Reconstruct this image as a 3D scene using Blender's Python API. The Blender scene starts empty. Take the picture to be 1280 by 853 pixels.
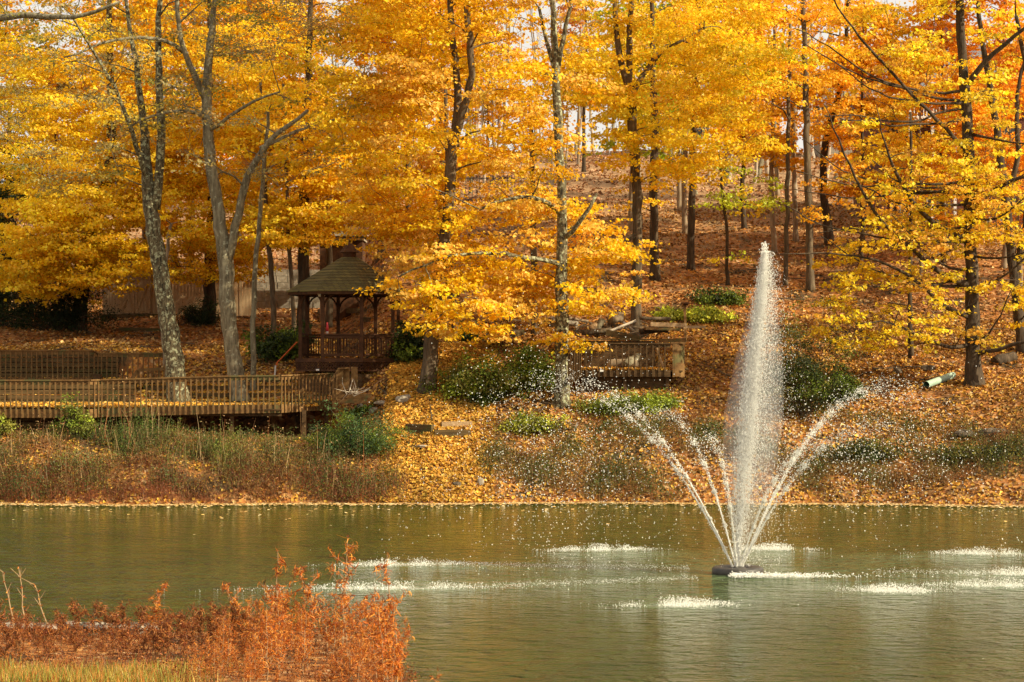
import bpy, math
import numpy as np
from mathutils import Vector

# ------------------------------------------------------------------ camera, sky, sun, exposure
S = bpy.context.scene
COL = S.collection
CAM_H, F, HY, W0 = 4.8, 2800.0, 450.0, 1280.0
cam = bpy.data.cameras.new('camera'); cam.sensor_width = 36; cam.lens = F / W0 * 36
cam.shift_y = (HY - 426.5) / W0; cam.clip_end = 2000; cam.clip_start = 0.2
co = bpy.data.objects.new('camera', cam); COL.objects.link(co)
co.location = (0, 0, CAM_H); co.rotation_euler = (math.pi / 2, 0, 0); S.camera = co
SUN_EL, SUN_AZ = math.radians(33), math.radians(112)      # azimuth clockwise from +Y (view direction)
wd = bpy.data.worlds.new('World'); S.world = wd; wd.use_nodes = True
nt = wd.node_tree; nt.nodes.clear()
out = nt.nodes.new('ShaderNodeOutputWorld'); bg = nt.nodes.new('ShaderNodeBackground')
sky = nt.nodes.new('ShaderNodeTexSky'); sky.sky_type = 'NISHITA'; sky.sun_disc = False
sky.sun_elevation = SUN_EL; sky.sun_rotation = SUN_AZ
tc = nt.nodes.new('ShaderNodeTexCoord'); nz = nt.nodes.new('ShaderNodeTexNoise')
nz.inputs['Scale'].default_value = 2.2; nz.inputs['Detail'].default_value = 6
cr = nt.nodes.new('ShaderNodeValToRGB'); cr.color_ramp.elements[0].position = .2; cr.color_ramp.elements[1].position = .5
cr.color_ramp.elements[0].color = (.6, .6, .6, 1)
mx = nt.nodes.new('ShaderNodeMix'); mx.data_type = 'RGBA'
mx.inputs['B'].default_value = (9.5, 8.9, 8.0, 1)          # thin bright cloud cover
nt.links.new(tc.outputs['Generated'], nz.inputs['Vector']); nt.links.new(nz.outputs['Fac'], cr.inputs['Fac'])
nt.links.new(cr.outputs['Color'], mx.inputs['Factor']); nt.links.new(sky.outputs['Color'], mx.inputs['A'])
nt.links.new(mx.outputs['Result'], bg.inputs['Color']); bg.inputs['Strength'].default_value = .066
nt.links.new(bg.outputs['Background'], out.inputs['Surface'])
sl = bpy.data.lights.new('sun', 'SUN'); sl.energy = 5.0; sl.angle = math.radians(.6); sl.color = (1, .88, .62)
so = bpy.data.objects.new('sun', sl); COL.objects.link(so)
sd = Vector((math.sin(SUN_AZ) * math.cos(SUN_EL), math.cos(SUN_AZ) * math.cos(SUN_EL), math.sin(SUN_EL)))
so.rotation_euler = sd.to_track_quat('Z', 'Y').to_euler(); so.location = (60, -20, 60)
S.view_settings.view_transform = 'Standard'; S.view_settings.look = 'None'
S.view_settings.exposure = 0.68; S.view_settings.gamma = 1
S.cycles.max_bounces = 7; S.cycles.diffuse_bounces = 4; S.cycles.transmission_bounces = 5; S.cycles.glossy_bounces = 3

R = np.random.default_rng(11)
UP = np.array([0, 0, 1.0])

# ------------------------------------------------------------------ helpers
def P(px, py, D):
    return np.array([(px - 640) / F * D, D, CAM_H + (HY - py) / F * D])
_ph = R.uniform(0, 6.28, (8, 2)); _k = R.uniform(.15, 1.4, 8); _a = R.uniform(0, 6.28, 8)
def bumps(x, y):
    z = 0
    for i in range(8):
        z = z + np.sin(_k[i] * (x * np.cos(_a[i]) + y * np.sin(_a[i])) + _ph[i, 0]) / (1 + _k[i] * 2)
    return z * .12
DL = [-60, 20, 26, 30, 33, 36, 38, 39.6, 41, 60, 73, 74.7, 76, 78, 79, 80.5, 83.2, 83.5, 84.2, 86.2, 88.5, 92, 100, 104, 115, 130, 160, 200, 260, 500]
ZL = [2.6, 1.3, .72, .45, .38, .30, .2, -.1, -.9, -1.2, -.6, 0, 1.0, 2.05, 2.05, 2.05, 2.1, 2.9, 3.4, 4.0, 4.9, 5.4, 6.55, 6.8, 8.2, 11, 16, 20, 22, 22]
DC = [-60, 20, 26, 30, 33, 36, 38, 39.6, 41, 60, 73, 74.7, 75.6, 78.5, 81, 83, 87, 92, 100, 112, 130, 150, 180, 220, 500]
ZC = [2.6, 1.3, .72, .45, .38, .30, .2, -.1, -.9, -1.2, -.6, 0, .5, 2.13, 3.35, 3.9, 5.1, 6.44, 8.4, 10.8, 14.1, 17.4, 21.5, 23, 23]
def sstep(a, b, x):
    t = np.clip((x - a) / (b - a), 0, 1); return t * t * (3 - 2 * t)
def shore(x):
    return .35 * np.sin(x * .21 + 1) + np.sin(x * .63) * .22 + .13 * np.sin(x * 2.3 + 1) * np.sin(x * .41) + .07 * np.sin(x * 5.1) - .9 * sstep(8, 20, x)
def zt(x, y):
    x = np.asarray(x, float); y = np.asarray(y, float)
    yy = y - np.where(y > 55, shore(x) * sstep(86, 78, y), 0)
    # near bank: its waterline bends towards the camera on the right
    near = sstep(50, 44, y)
    yy = yy + near * sstep(-3.0, -.6, x) * 8.5
    zl = np.interp(yy, DL, ZL); wl = sstep(-12.2, -13.4, x * 80 / np.maximum(y, 60))
    zl = zl * (1 - wl) + wl * np.where((y > 83.6) & (y < 96), np.interp(y, [83.6, 84, 87.9, 88.1, 90, 96], [2.9, 3.5, 3.8, 4.95, 5.25, 6]), zl); zc = np.interp(yy, DC, ZC)
    w = sstep(-6.2, -4.2, x * 80 / np.maximum(y, 60))
    z = zl * (1 - w) + zc * w
    return z + bumps(x, y) * sstep(0.0, 1.2, np.abs(z)) * np.where((y > 79) & (y < 83.6) & (w < .5), .2, 1)
def G(px, py):
    """ground point seen at a picture position"""
    D = np.arange(70, 240, .05)
    x = (px - 640) / F * D; z = CAM_H + (HY - py) / F * D
    i = np.argmax(zt(x, D) >= z)
    if i == 0: i = len(D) - 1
    return np.array([x[i], D[i], float(zt(x[i], D[i]))])

def mesh(name, V, faces, mat=None, smooth=False, tint=None):
    """faces: list of int arrays, each (n,k)"""
    me = bpy.data.meshes.new(name)
    V = np.ascontiguousarray(V, dtype=np.float32)
    faces = [np.asarray(f, dtype=np.int32) for f in faces if len(f)]
    idx = np.concatenate([f.ravel() for f in faces]); cnt = np.concatenate([np.full(len(f), f.shape[1]) for f in faces])
    me.vertices.add(len(V)); me.vertices.foreach_set('co', V.ravel())
    me.loops.add(len(idx)); me.loops.foreach_set('vertex_index', idx)
    me.polygons.add(len(cnt)); st = np.concatenate([[0], np.cumsum(cnt)[:-1]]).astype(np.int32)
    me.polygons.foreach_set('loop_start', st)
    me.polygons.foreach_set('use_smooth', np.full(len(cnt), smooth))
    if tint is not None:
        at = me.attributes.new('tint', 'FLOAT_COLOR', 'FACE')
        c = np.ones((len(cnt), 4), np.float32); c[:, :3] = np.clip(tint, 0, 1); at.data.foreach_set('color', c.ravel())
    if mat: me.materials.append(mat)
    me.update(calc_edges=True)
    return me
class MB:
    def __init__(s): s.V = []; s.Q = []; s.T = []; s.n = 0; s.c = []; s.ct = []
    def add(s, V, Q=None, T=None, tint=None):
        V = np.asarray(V, float).reshape(-1, 3)
        if Q is not None and len(Q):
            s.Q.append(np.asarray(Q) + s.n)
            if tint is not None: s.c.append(np.broadcast_to(tint, (len(Q), 3)))
        if T is not None and len(T):
            s.T.append(np.asarray(T) + s.n)
            if tint is not None: s.ct.append(np.broadcast_to(tint, (len(T), 3)))
        s.V.append(V); s.n += len(V)
    def build(s, name, mat, smooth=False):
        fs = []
        if s.Q: fs.append(np.concatenate(s.Q))
        if s.T: fs.append(np.concatenate(s.T))
        t = None
        if s.c or s.ct: t = np.concatenate(s.c + s.ct)
        return mesh(name, np.concatenate(s.V), fs, mat, smooth, t)
    # shapes
    def box(s, c, d, rz=0, tilt=None):
        c = np.asarray(c, float); h = np.asarray(d, float) / 2
        v = np.array([[i, j, k] for i in (-1, 1) for j in (-1, 1) for k in (-1, 1)], float) * h
        if tilt is not None: v = v @ np.asarray(tilt).T
        if rz:
            cz, sz = math.cos(rz), math.sin(rz)
            v = v @ np.array([[cz, sz, 0], [-sz, cz, 0], [0, 0, 1]])
        s.add(v + c, [[0, 1, 3, 2], [4, 6, 7, 5], [0, 4, 5, 1], [2, 3, 7, 6], [0, 2, 6, 4], [1, 5, 7, 3]]); return s
    def beam(s, a, b, w, h, up=UP):
        a = np.asarray(a, float); b = np.asarray(b, float); d = b - a; L = np.linalg.norm(d); d = d / L
        u = np.asarray(up, float)
        if abs(d @ u) > .95: u = np.array([0, 1.0, 0])
        x = np.cross(d, u); x /= np.linalg.norm(x); z = np.cross(x, d)
        v = []
        for p in (a, b):
            for i, j in ((-1, -1), (1, -1), (1, 1), (-1, 1)): v.append(p + x * w / 2 * i + z * h / 2 * j)
        s.add(v, [[3, 2, 1, 0], [4, 5, 6, 7], [0, 1, 5, 4], [1, 2, 6, 5], [2, 3, 7, 6], [3, 0, 4, 7]]); return s
    def tube(s, path, rad, n=6, cap=True, rough=0, tint=None):
        path = np.asarray(path, float); m = len(path); rad = np.broadcast_to(np.asarray(rad, float), (m,))
        t = np.gradient(path, axis=0); t /= np.linalg.norm(t, axis=1)[:, None] + 1e-9
        ref = np.where(np.abs(t[:, 2:3]) > .9, np.array([[0, 1.0, 0]]), np.array([[0, 0, 1.0]]))
        u = np.cross(t, ref); u /= np.linalg.norm(u, axis=1)[:, None] + 1e-9; w = np.cross(t, u)
        # keep frames consistent
        for i in range(1, m):
            uu = u[i - 1] - t[i] * (u[i - 1] @ t[i]); l = np.linalg.norm(uu)
            if l > 1e-6: u[i] = uu / l; w[i] = np.cross(t[i], u[i])
        a = np.arange(n) * 2 * math.pi / n
        rr = rad[:, None] * (1 + rough * R.standard_normal((m, n)))
        V = path[:, None, :] + rr[..., None] * (np.cos(a)[None, :, None] * u[:, None, :] + np.sin(a)[None, :, None] * w[:, None, :])
        i = np.arange(m - 1)[:, None]; j = np.arange(n)[None, :]; j2 = (j + 1) % n
        Q = np.stack([i * n + j + 0 * j2, i * n + j2, (i + 1) * n + j2, (i + 1) * n + j], -1).reshape(-1, 4)
        V = V.reshape(-1, 3)
        T = None
        if cap:
            V = np.vstack([V, path[0], path[-1]]); k = m * n; jj = np.arange(n); j3 = (jj + 1) % n
            T = np.vstack([np.stack([jj * 0 + k, j3, jj], -1), np.stack([jj * 0 + k + 1, (m - 1) * n + jj, (m - 1) * n + j3], -1)])
        s.add(V, Q, T, tint); return s

def link(me, name, parent=None, loc=(0, 0, 0)):
    o = bpy.data.objects.new(name, me); COL.objects.link(o); o.location = loc
    if parent is not None: o.parent = parent
    return o
def tag(o, label=None, cat=None, group=None, kind=None):
    if label: o['label'] = label
    if cat: o['category'] = cat
    if group: o['group'] = group
    if kind: o['kind'] = kind
    return o
def thing(name, loc, label, cat, group=None):
    o = bpy.data.objects.new(name, None); COL.objects.link(o); o.location = [float(v) for v in loc]; o.empty_display_size = .3
    return tag(o, label, cat, group)
def part(parent, name, mb, mat, smooth=False, label=None):
    """mb holds world coordinates; stored relative to the parents' origin"""
    org = np.zeros(3); p = parent
    while p is not None: org += np.array(p.location); p = p.parent
    mb.V = [v - org for v in mb.V]
    o = link(mb.build(name, mat, smooth), name, parent)
    if label: o['label'] = label
    return o
def single(name, mb, mat, label, cat, group=None, smooth=False, loc=None):
    allv = np.concatenate(mb.V); org = np.array([allv[:, 0].mean(), allv[:, 1].mean(), allv[:, 2].min()]) if loc is None else np.asarray(loc)
    mb.V = [v - org for v in mb.V]
    o = link(mb.build(name, mat, smooth), name, None, org); return tag(o, label, cat, group)

# ------------------------------------------------------------------ materials
def new_mat(name):
    m = bpy.data.materials.new(name); m.use_nodes = True; m.node_tree.nodes.clear(); return m, m.node_tree
def N(nt, t, **kw):
    n = nt.nodes.new(t)
    for k, v in kw.items():
        if k in n.inputs: n.inputs[k].default_value = v
        else: setattr(n, k, v)
    return n
def ramp(nt, src, stops):
    r = nt.nodes.new('ShaderNodeValToRGB'); e = r.color_ramp.elements
    while len(e) < len(stops): e.new(.5)
    for i, (p, c) in enumerate(stops): e[i].position = p; e[i].color = (*c, 1)
    nt.links.new(src, r.inputs['Fac']); return r.outputs['Color']
def leaf_mat(name, trans=.42, vary=0.0, gloss=.025):
    m, nt = new_mat(name); L = nt.links.new
    a = N(nt, 'ShaderNodeAttribute', attribute_name='tint'); c = a.outputs['Color']
    if vary:
        oi = N(nt, 'ShaderNodeObjectInfo'); hs = N(nt, 'ShaderNodeHueSaturation')
        mr = N(nt, 'ShaderNodeMapRange'); mr.inputs['To Min'].default_value = .5 - vary; mr.inputs['To Max'].default_value = .5 + vary
        L(oi.outputs['Random'], mr.inputs['Value']); L(mr.outputs['Result'], hs.inputs['Hue']); L(c, hs.inputs['Color']); c = hs.outputs['Color']
    d = N(nt, 'ShaderNodeBsdfDiffuse'); t = N(nt, 'ShaderNodeBsdfTranslucent'); x = N(nt, 'ShaderNodeMixShader'); x.inputs[0].default_value = trans
    g = N(nt, 'ShaderNodeBsdfGlossy'); g.inputs['Roughness'].default_value = .5; y = N(nt, 'ShaderNodeMixShader'); y.inputs[0].default_value = gloss
    o = N(nt, 'ShaderNodeOutputMaterial')
    L(c, d.inputs['Color']); L(c, t.inputs['Color']); L(d.outputs[0], x.inputs[1]); L(t.outputs[0], x.inputs[2])
    L(x.outputs[0], y.inputs[1]); L(g.outputs[0], y.inputs[2]); L(y.outputs[0], o.inputs['Surface'])
    return m
def noise_mat(name, stops, scale=4, stretch=(1, 1, 1), rough=.85, bump=.3, detail=6, vor=None, spec=.3, extra=None):
    m, nt = new_mat(name); L = nt.links.new
    tc = N(nt, 'ShaderNodeTexCoord'); mp = N(nt, 'ShaderNodeMapping'); mp.inputs['Scale'].default_value = stretch
    L(tc.outputs['Object'], mp.inputs['Vector'])
    n = N(nt, 'ShaderNodeTexNoise', Scale=scale, Detail=detail, Roughness=.65); L(mp.outputs[0], n.inputs['Vector'])
    col = ramp(nt, n.outputs['Fac'], stops); h = n.outputs['Fac']
    if vor:                                                   # patches (lichen, mortar lines ...)
        vs, vc, th, st2 = vor
        n2 = N(nt, 'ShaderNodeTexNoise', Scale=vs, Detail=4, Roughness=.6); L(tc.outputs['Object'], n2.inputs['Vector'])
        f = ramp(nt, n2.outputs['Fac'], [(th, (0, 0, 0)), (th + .06, (1, 1, 1))])
        mix = N(nt, 'ShaderNodeMix', data_type='RGBA'); L(f, mix.inputs['Factor']); L(col, mix.inputs['A']); mix.inputs['B'].default_value = (*vc, 1)
        col = mix.outputs['Result']
    b = N(nt, 'ShaderNodeBsdfPrincipled', Roughness=rough); b.inputs['Specular IOR Level'].default_value = spec
    L(col, b.inputs['Base Color'])
    bp = N(nt, 'ShaderNodeBump', Strength=bump, Distance=.05); L(h, bp.inputs['Height']); L(bp.outputs[0], b.inputs['Normal'])
    o = N(nt, 'ShaderNodeOutputMaterial'); L(b.outputs[0], o.inputs['Surface']); return m

M = {}
M['leaf'] = leaf_mat('autumn_leaf', .5)
M['leaf_far'] = leaf_mat('autumn_leaf_far', .45, vary=.012)
M['litter'] = leaf_mat('fallen_leaf', .12, gloss=.02)
M['green'] = leaf_mat('green_leaf', .3)
M['dry'] = leaf_mat('dry_stem', .2)
M['bark'] = noise_mat('brown_bark', [(.3, (.04, .028, .016)), (.55, (.12, .085, .05)), (.75, (.21, .16, .095))], 9, (1, 1, .18), bump=.8)
M['bark_grey'] = noise_mat('grey_bark', [(.32, (.07, .055, .03)), (.5, (.19, .16, .10)), (.68, (.32, .28, .18))], 9, (1, 1, .22), bump=.5, vor=(7, (.36, .35, .24), .58, 0))
M['bark_lichen'] = noise_mat('lichen_bark', [(.36, (.02, .016, .008)), (.5, (.11, .085, .045)), (.66, (.22, .18, .10))], 13, (1, 1, .3), bump=1, vor=(8, (.38, .39, .24), .54, 0))
M['bark_dark'] = noise_mat('dark_bark', [(.3, (.02, .014, .008)), (.55, (.07, .045, .025)), (.75, (.14, .10, .06))], 8, (1, 1, .2), bump=.9)
M['bark_tan'] = noise_mat('tan_bark', [(.3, (.12, .085, .05)), (.55, (.26, .19, .12)), (.75, (.38, .30, .20))], 8, (1, 1, .2), bump=.5)
M['bark_pale'] = noise_mat('pale_bark', [(.3, (.22, .17, .12)), (.55, (.42, .34, .26)), (.75, (.55, .47, .38))], 8, (1, 1, .2), bump=.4)
M['deck'] = noise_mat('stained_deck_wood', [(.3, (.085, .040, .013)), (.5, (.17, .088, .028)), (.7, (.25, .145, .05))], 3, (1.5, 1.5, 1.5), bump=.2, vor=(1.3, (.12, .10, .035), .54, 0))
M['deck_dark'] = noise_mat('old_deck_wood', [(.3, (.034, .018, .007)), (.5, (.08, .043, .015)), (.7, (.13, .075, .028))], 4, (1, 1, 3), bump=.2)
M['gaz'] = noise_mat('dark_stained_wood', [(.3, (.035, .014, .006)), (.5, (.075, .030, .011)), (.7, (.12, .052, .02))], 5, (1, 1, 1), bump=.2)
M['timber'] = noise_mat('retaining_timber', [(.3, (.04, .024, .009)), (.5, (.095, .06, .02)), (.7, (.16, .10, .04))], 3, (.4, 1, 4), bump=.4, vor=(1.1, (.07, .065, .018), .56, 0))
M['shed'] = noise_mat('tan_board_siding', [(.3, (.30, .20, .10)), (.5, (.40, .28, .16)), (.7, (.48, .35, .21))], 3, (5, 5, .4), bump=.15)
M['stone'] = noise_mat('pale_stone', [(.3, (.22, .18, .13)), (.55, (.36, .31, .24)), (.75, (.5, .45, .37))], 5, bump=.6)
M['stone_dark'] = noise_mat('dark_stone', [(.3, (.05, .04, .03)), (.55, (.12, .09, .06)), (.75, (.22, .17, .12))], 5, bump=.6)
M['white'] = noise_mat('white_paint', [(.3, (.68, .66, .62)), (.7, (.8, .79, .76))], 3, bump=.05, rough=.5)
M['slate'] = noise_mat('grey_slate', [(.3, (.09, .095, .11)), (.5, (.15, .155, .17)), (.7, (.21, .21, .22))], 6, (1, 1, 4), bump=.3)
M['black'] = noise_mat('black_iron', [(.3, (.015, .015, .015)), (.7, (.04, .04, .04))], 8, bump=.05, rough=.5)
M['float'] = noise_mat('dark_plastic', [(.3, (.03, .026, .024)), (.7, (.09, .08, .07))], 6, bump=.1, rough=.45)
M['pipe'] = noise_mat('mint_plastic', [(.3, (.30, .42, .33)), (.7, (.42, .55, .44))], 4, bump=.05, rough=.4)
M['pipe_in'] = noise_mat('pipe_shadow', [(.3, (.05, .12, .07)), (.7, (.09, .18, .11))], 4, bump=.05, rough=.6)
M['red'] = noise_mat('red_paint', [(.3, (.55, .05, .07)), (.7, (.7, .09, .11))], 4, bump=.02, rough=.4)
M['orange'] = noise_mat('orange_cord', [(.3, (.6, .1, .02)), (.7, (.75, .15, .03))], 4, bump=.02, rough=.5)
M['rope'] = noise_mat('pale_rope', [(.3, (.35, .28, .2)), (.7, (.5, .42, .32))], 30, bump=.1)
M['cut'] = noise_mat('cut_wood', [(.3, (.28, .17, .08)), (.5, (.38, .25, .13)), (.7, (.5, .35, .2))], 6, (2, 2, 2), bump=.3)
M['twig'] = noise_mat('bleached_wood', [(.3, (.4, .33, .24)), (.7, (.62, .55, .45))], 8, bump=.1)

def glass():
    m, nt = new_mat('window_glass'); b = N(nt, 'ShaderNodeBsdfPrincipled', Roughness=.06); b.inputs['Base Color'].default_value = (.03, .035, .04, 1)
    o = N(nt, 'ShaderNodeOutputMaterial'); nt.links.new(b.outputs[0], o.inputs['Surface']); return m
M['glass'] = glass()
def brick_mat(name, c1, c2, mortar, scale, bw=.22, rh=.075, offs=.5):
    m, nt = new_mat(name); L = nt.links.new; tc = N(nt, 'ShaderNodeTexCoord')
    sp = N(nt, 'ShaderNodeSeparateXYZ'); cb = N(nt, 'ShaderNodeCombineXYZ'); ad = N(nt, 'ShaderNodeMath', operation='ADD')
    L(tc.outputs['Object'], sp.inputs[0]); L(sp.outputs[0], ad.inputs[0]); L(sp.outputs[1], ad.inputs[1]); L(ad.outputs[0], cb.inputs[0]); L(sp.outputs[2], cb.inputs[1])
    b = N(nt, 'ShaderNodeTexBrick', Scale=scale); b.inputs['Color1'].default_value = (*c1, 1); b.inputs['Color2'].default_value = (*c2, 1)
    b.inputs['Mortar'].default_value = (*mortar, 1); b.inputs['Brick Width'].default_value = bw; b.inputs['Row Height'].default_value = rh; b.inputs['Mortar Size'].default_value = .008
    L(cb.outputs[0], b.inputs['Vector'])
    n = N(nt, 'ShaderNodeTexNoise', Scale=1.7, Detail=5); L(tc.outputs['Object'], n.inputs['Vector'])
    mm = N(nt, 'ShaderNodeMix', data_type='RGBA', blend_type='MULTIPLY'); mm.inputs['Factor'].default_value = .7
    L(b.outputs['Color'], mm.inputs['A']); L(ramp(nt, n.outputs['Fac'], [(.3, (.6, .6, .6)), (.7, (1, 1, 1))]), mm.inputs['B'])
    p = N(nt, 'ShaderNodeBsdfPrincipled', Roughness=.9); L(mm.outputs['Result'], p.inputs['Base Color'])
    bp = N(nt, 'ShaderNodeBump', Strength=.4, Distance=.02); L(b.outputs['Fac'], bp.inputs['Height']); bp.invert = True; L(bp.outputs[0], p.inputs['Normal'])
    o = N(nt, 'ShaderNodeOutputMaterial'); L(p.outputs[0], o.inputs['Surface']); return m
M['brick'] = brick_mat('red_brick', (.16, .03, .018), (.11, .022, .014), (.2, .13, .1), 1)
M['block'] = brick_mat('concrete_block', (.34, .29, .22), (.27, .23, .18), (.14, .12, .09), 1, .5, .28)
M['shingle'] = brick_mat('mossy_shingle', (.17, .135, .035), (.10, .08, .022), (.03, .02, .01), 1, .2, .11)

def ground_mat():
    m, nt = new_mat('leafy_ground'); L = nt.links.new; tc = N(nt, 'ShaderNodeTexCoord')
    v = N(nt, 'ShaderNodeTexVoronoi', Scale=7.0); L(tc.outputs['Object'], v.inputs['Vector'])
    sp = N(nt, 'ShaderNodeSeparateColor'); L(v.outputs['Color'], sp.inputs[0])
    leaf = ramp(nt, sp.outputs[0], [(.0, (.10, .035, .012)), (.25, (.22, .08, .02)), (.5, (.36, .14, .035)), (.7, (.26, .12, .05)), (.85, (.46, .21, .05)), (1, (.42, .27, .14))])
    n = N(nt, 'ShaderNodeTexNoise', Scale=.55, Detail=7, Roughness=.6); L(tc.outputs['Object'], n.inputs['Vector'])
    soil = ramp(nt, n.outputs['Fac'], [(.35, (.07, .045, .022)), (.6, (.17, .10, .05))])
    f = ramp(nt, n.outputs['Fac'], [(.38, (0, 0, 0)), (.50, (1, 1, 1))])
    x = N(nt, 'ShaderNodeMix', data_type='RGBA'); L(f, x.inputs['Factor']); L(soil, x.inputs['A']); L(leaf, x.inputs['B'])
    # dry tan grass higher on the hill
    s = N(nt, 'ShaderNodeSeparateXYZ'); L(tc.outputs['Object'], s.inputs[0])
    n2 = N(nt, 'ShaderNodeTexNoise', Scale=.12, Detail=4); L(tc.outputs['Object'], n2.inputs['Vector'])
    ad = N(nt, 'ShaderNodeMath', operation='MULTIPLY_ADD'); L(n2.outputs['Fac'], ad.inputs[0]); ad.inputs[1].default_value = 30; L(s.outputs[1], ad.inputs[2])
    hm = N(nt, 'ShaderNodeMapRange'); hm.inputs['From Min'].default_value = 118; hm.inputs['From Max'].default_value = 150; L(ad.outputs[0], hm.inputs['Value'])
    hf = N(nt, 'ShaderNodeMath', operation='MULTIPLY'); hf.inputs[1].default_value = .75; L(hm.outputs[0], hf.inputs[0])
    n3 = N(nt, 'ShaderNodeTexNoise', Scale=3, Detail=8, Roughness=.7); L(tc.outputs['Object'], n3.inputs['Vector'])
    tan = ramp(nt, n3.outputs['Fac'], [(.3, (.24, .14, .07)), (.6, (.40, .26, .14)), (.8, (.5, .36, .22))])
    y = N(nt, 'ShaderNodeMix', data_type='RGBA'); L(hf.outputs[0], y.inputs['Factor']); L(x.outputs['Result'], y.inputs['A']); L(tan, y.inputs['B'])
    b = N(nt, 'ShaderNodeBsdfPrincipled', Roughness=.95); b.inputs['Specular IOR Level'].default_value = .15; L(y.outputs['Result'], b.inputs['Base Color'])
    bp = N(nt, 'ShaderNodeBump', Strength=.6, Distance=.08); L(v.outputs['Distance'], bp.inputs['Height']); L(bp.outputs[0], b.inputs['Normal'])
    o = N(nt, 'ShaderNodeOutputMaterial'); L(b.outputs[0], o.inputs['Surface']); return m
M['ground'] = ground_mat()

FX, FY = 5.07, 50.3        # fountain position
def water_mat():
    m, nt = new_mat('pond_water'); L = nt.links.new; tc = N(nt, 'ShaderNodeTexCoord')
    mp = N(nt, 'ShaderNodeMapping'); mp.inputs['Scale'].default_value = (1, 1.35, 1); L(tc.outputs['Object'], mp.inputs['Vector'])
    n1 = N(nt, 'ShaderNodeTexNoise', Scale=3.2, Detail=4, Roughness=.6, Distortion=.5); L(mp.outputs[0], n1.inputs['Vector'])
    n2 = N(nt, 'ShaderNodeTexNoise', Scale=.35, Detail=3); L(tc.outputs['Object'], n2.inputs['Vector'])
    at = N(nt, 'ShaderNodeAttribute', attribute_name='foam')          # aerated, churned water where the jets land
    n4 = N(nt, 'ShaderNodeTexNoise', Scale=5, Detail=6, Roughness=.75, Distortion=1); L(tc.outputs['Object'], n4.inputs['Vector'])
    nf = ramp(nt, n4.outputs['Fac'], [(.3, (.35, .35, .35)), (.7, (1, 1, 1))])
    fm = N(nt, 'ShaderNodeMath', operation='MULTIPLY'); L(at.outputs['Fac'], fm.inputs[0]); L(nf, fm.inputs[1])
    base = ramp(nt, n2.outputs['Fac'], [(.3, (.026, .042, .004)), (.7, (.055, .062, .006))])
    x = N(nt, 'ShaderNodeMix', data_type='RGBA'); L(fm.outputs[0], x.inputs['Factor']); L(base, x.inputs['A']); x.inputs['B'].default_value = (.17, .25, .14, 1)
    wf = ramp(nt, fm.outputs[0], [(.5, (0, 0, 0)), (.9, (1, 1, 1))]); x2 = N(nt, 'ShaderNodeMix', data_type='RGBA'); L(wf, x2.inputs['Factor']); L(x.outputs['Result'], x2.inputs['A']); x2.inputs['B'].default_value = (.75, .76, .70, 1); x = x2
    b = N(nt, 'ShaderNodeBsdfPrincipled', Roughness=.08); b.inputs['IOR'].default_value = 1.33; L(x.outputs['Result'], b.inputs['Base Color'])
    b.inputs['Specular IOR Level'].default_value = .21
    n5 = N(nt, 'ShaderNodeTexNoise', Scale=1.5, Detail=3, Roughness=.55, Distortion=.8); L(mp.outputs[0], n5.inputs['Vector'])
    b0 = N(nt, 'ShaderNodeBump', Strength=1.0, Distance=.42); L(n5.outputs['Fac'], b0.inputs['Height'])
    bp = N(nt, 'ShaderNodeBump', Strength=1.0, Distance=.14); L(n1.outputs['Fac'], bp.inputs['Height']); L(b0.outputs[0], bp.inputs['Normal']); L(bp.outputs[0], b.inputs['Normal'])
    o = N(nt, 'ShaderNodeOutputMaterial'); L(b.outputs[0], o.inputs['Surface']); return m
M['water'] = water_mat()
def drop_mat():
    m, nt = new_mat('white_water'); L = nt.links.new
    d = N(nt, 'ShaderNodeBsdfDiffuse'); d.inputs['Color'].default_value = (.95, .94, .90, 1)
    t = N(nt, 'ShaderNodeBsdfTranslucent'); t.inputs['Color'].default_value = (.95, .94, .90, 1)
    g = N(nt, 'ShaderNodeBsdfGlossy'); g.inputs['Roughness'].default_value = .6
    x = N(nt, 'ShaderNodeMixShader'); x.inputs[0].default_value = .55; y = N(nt, 'ShaderNodeMixShader'); y.inputs[0].default_value = .07
    L(d.outputs[0], x.inputs[1]); L(t.outputs[0], x.inputs[2]); L(x.outputs[0], y.inputs[1]); L(g.outputs[0], y.inputs[2])
    o = N(nt, 'ShaderNodeOutputMaterial'); L(y.outputs[0], o.inputs['Surface']); return m
M['drop'] = drop_mat()

# ------------------------------------------------------------------ ground and water
def grid(xs, ys, name, mat, zf):
    X, Y = np.meshgrid(xs, ys); Z = zf(X, Y); V = np.stack([X, Y, Z], -1).reshape(-1, 3)
    n = len(xs); i = np.arange(len(ys) - 1)[:, None]; j = np.arange(n - 1)[None, :]
    Q = np.stack([i * n + j, i * n + j + 1, (i + 1) * n + j + 1, (i + 1) * n + j], -1).reshape(-1, 4)
    return mesh(name, V, [Q], mat, True)
xs = np.concatenate([np.linspace(-400, -50, 24), np.arange(-48, -24, 1.5), np.arange(-24, 24, .35), np.arange(24, 50, 1.5), np.linspace(52, 400, 24)])
ys = np.concatenate([np.linspace(-60, 24, 12), np.arange(25, 46, .4), np.arange(46.5, 72, 2), np.arange(72, 96, .3), np.arange(96.5, 150, 1), np.linspace(152, 600, 50)])
tag(link(grid(xs, ys, 'ground', M['ground'], zt), 'ground'), 'leaf covered hillside and pond banks', kind='structure')
wx = np.concatenate([[-400, -100], np.arange(-40, -8, 4), np.arange(-6, 18, .2), np.arange(18, 42, 4), [100, 400]]); wy = np.concatenate([np.arange(24, 40, 2), np.arange(40, 62, .2), np.arange(62, 79, 2.5)])
wm = grid(wx, wy, 'pond_water', M['water'], lambda a, b: a * 0)
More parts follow.
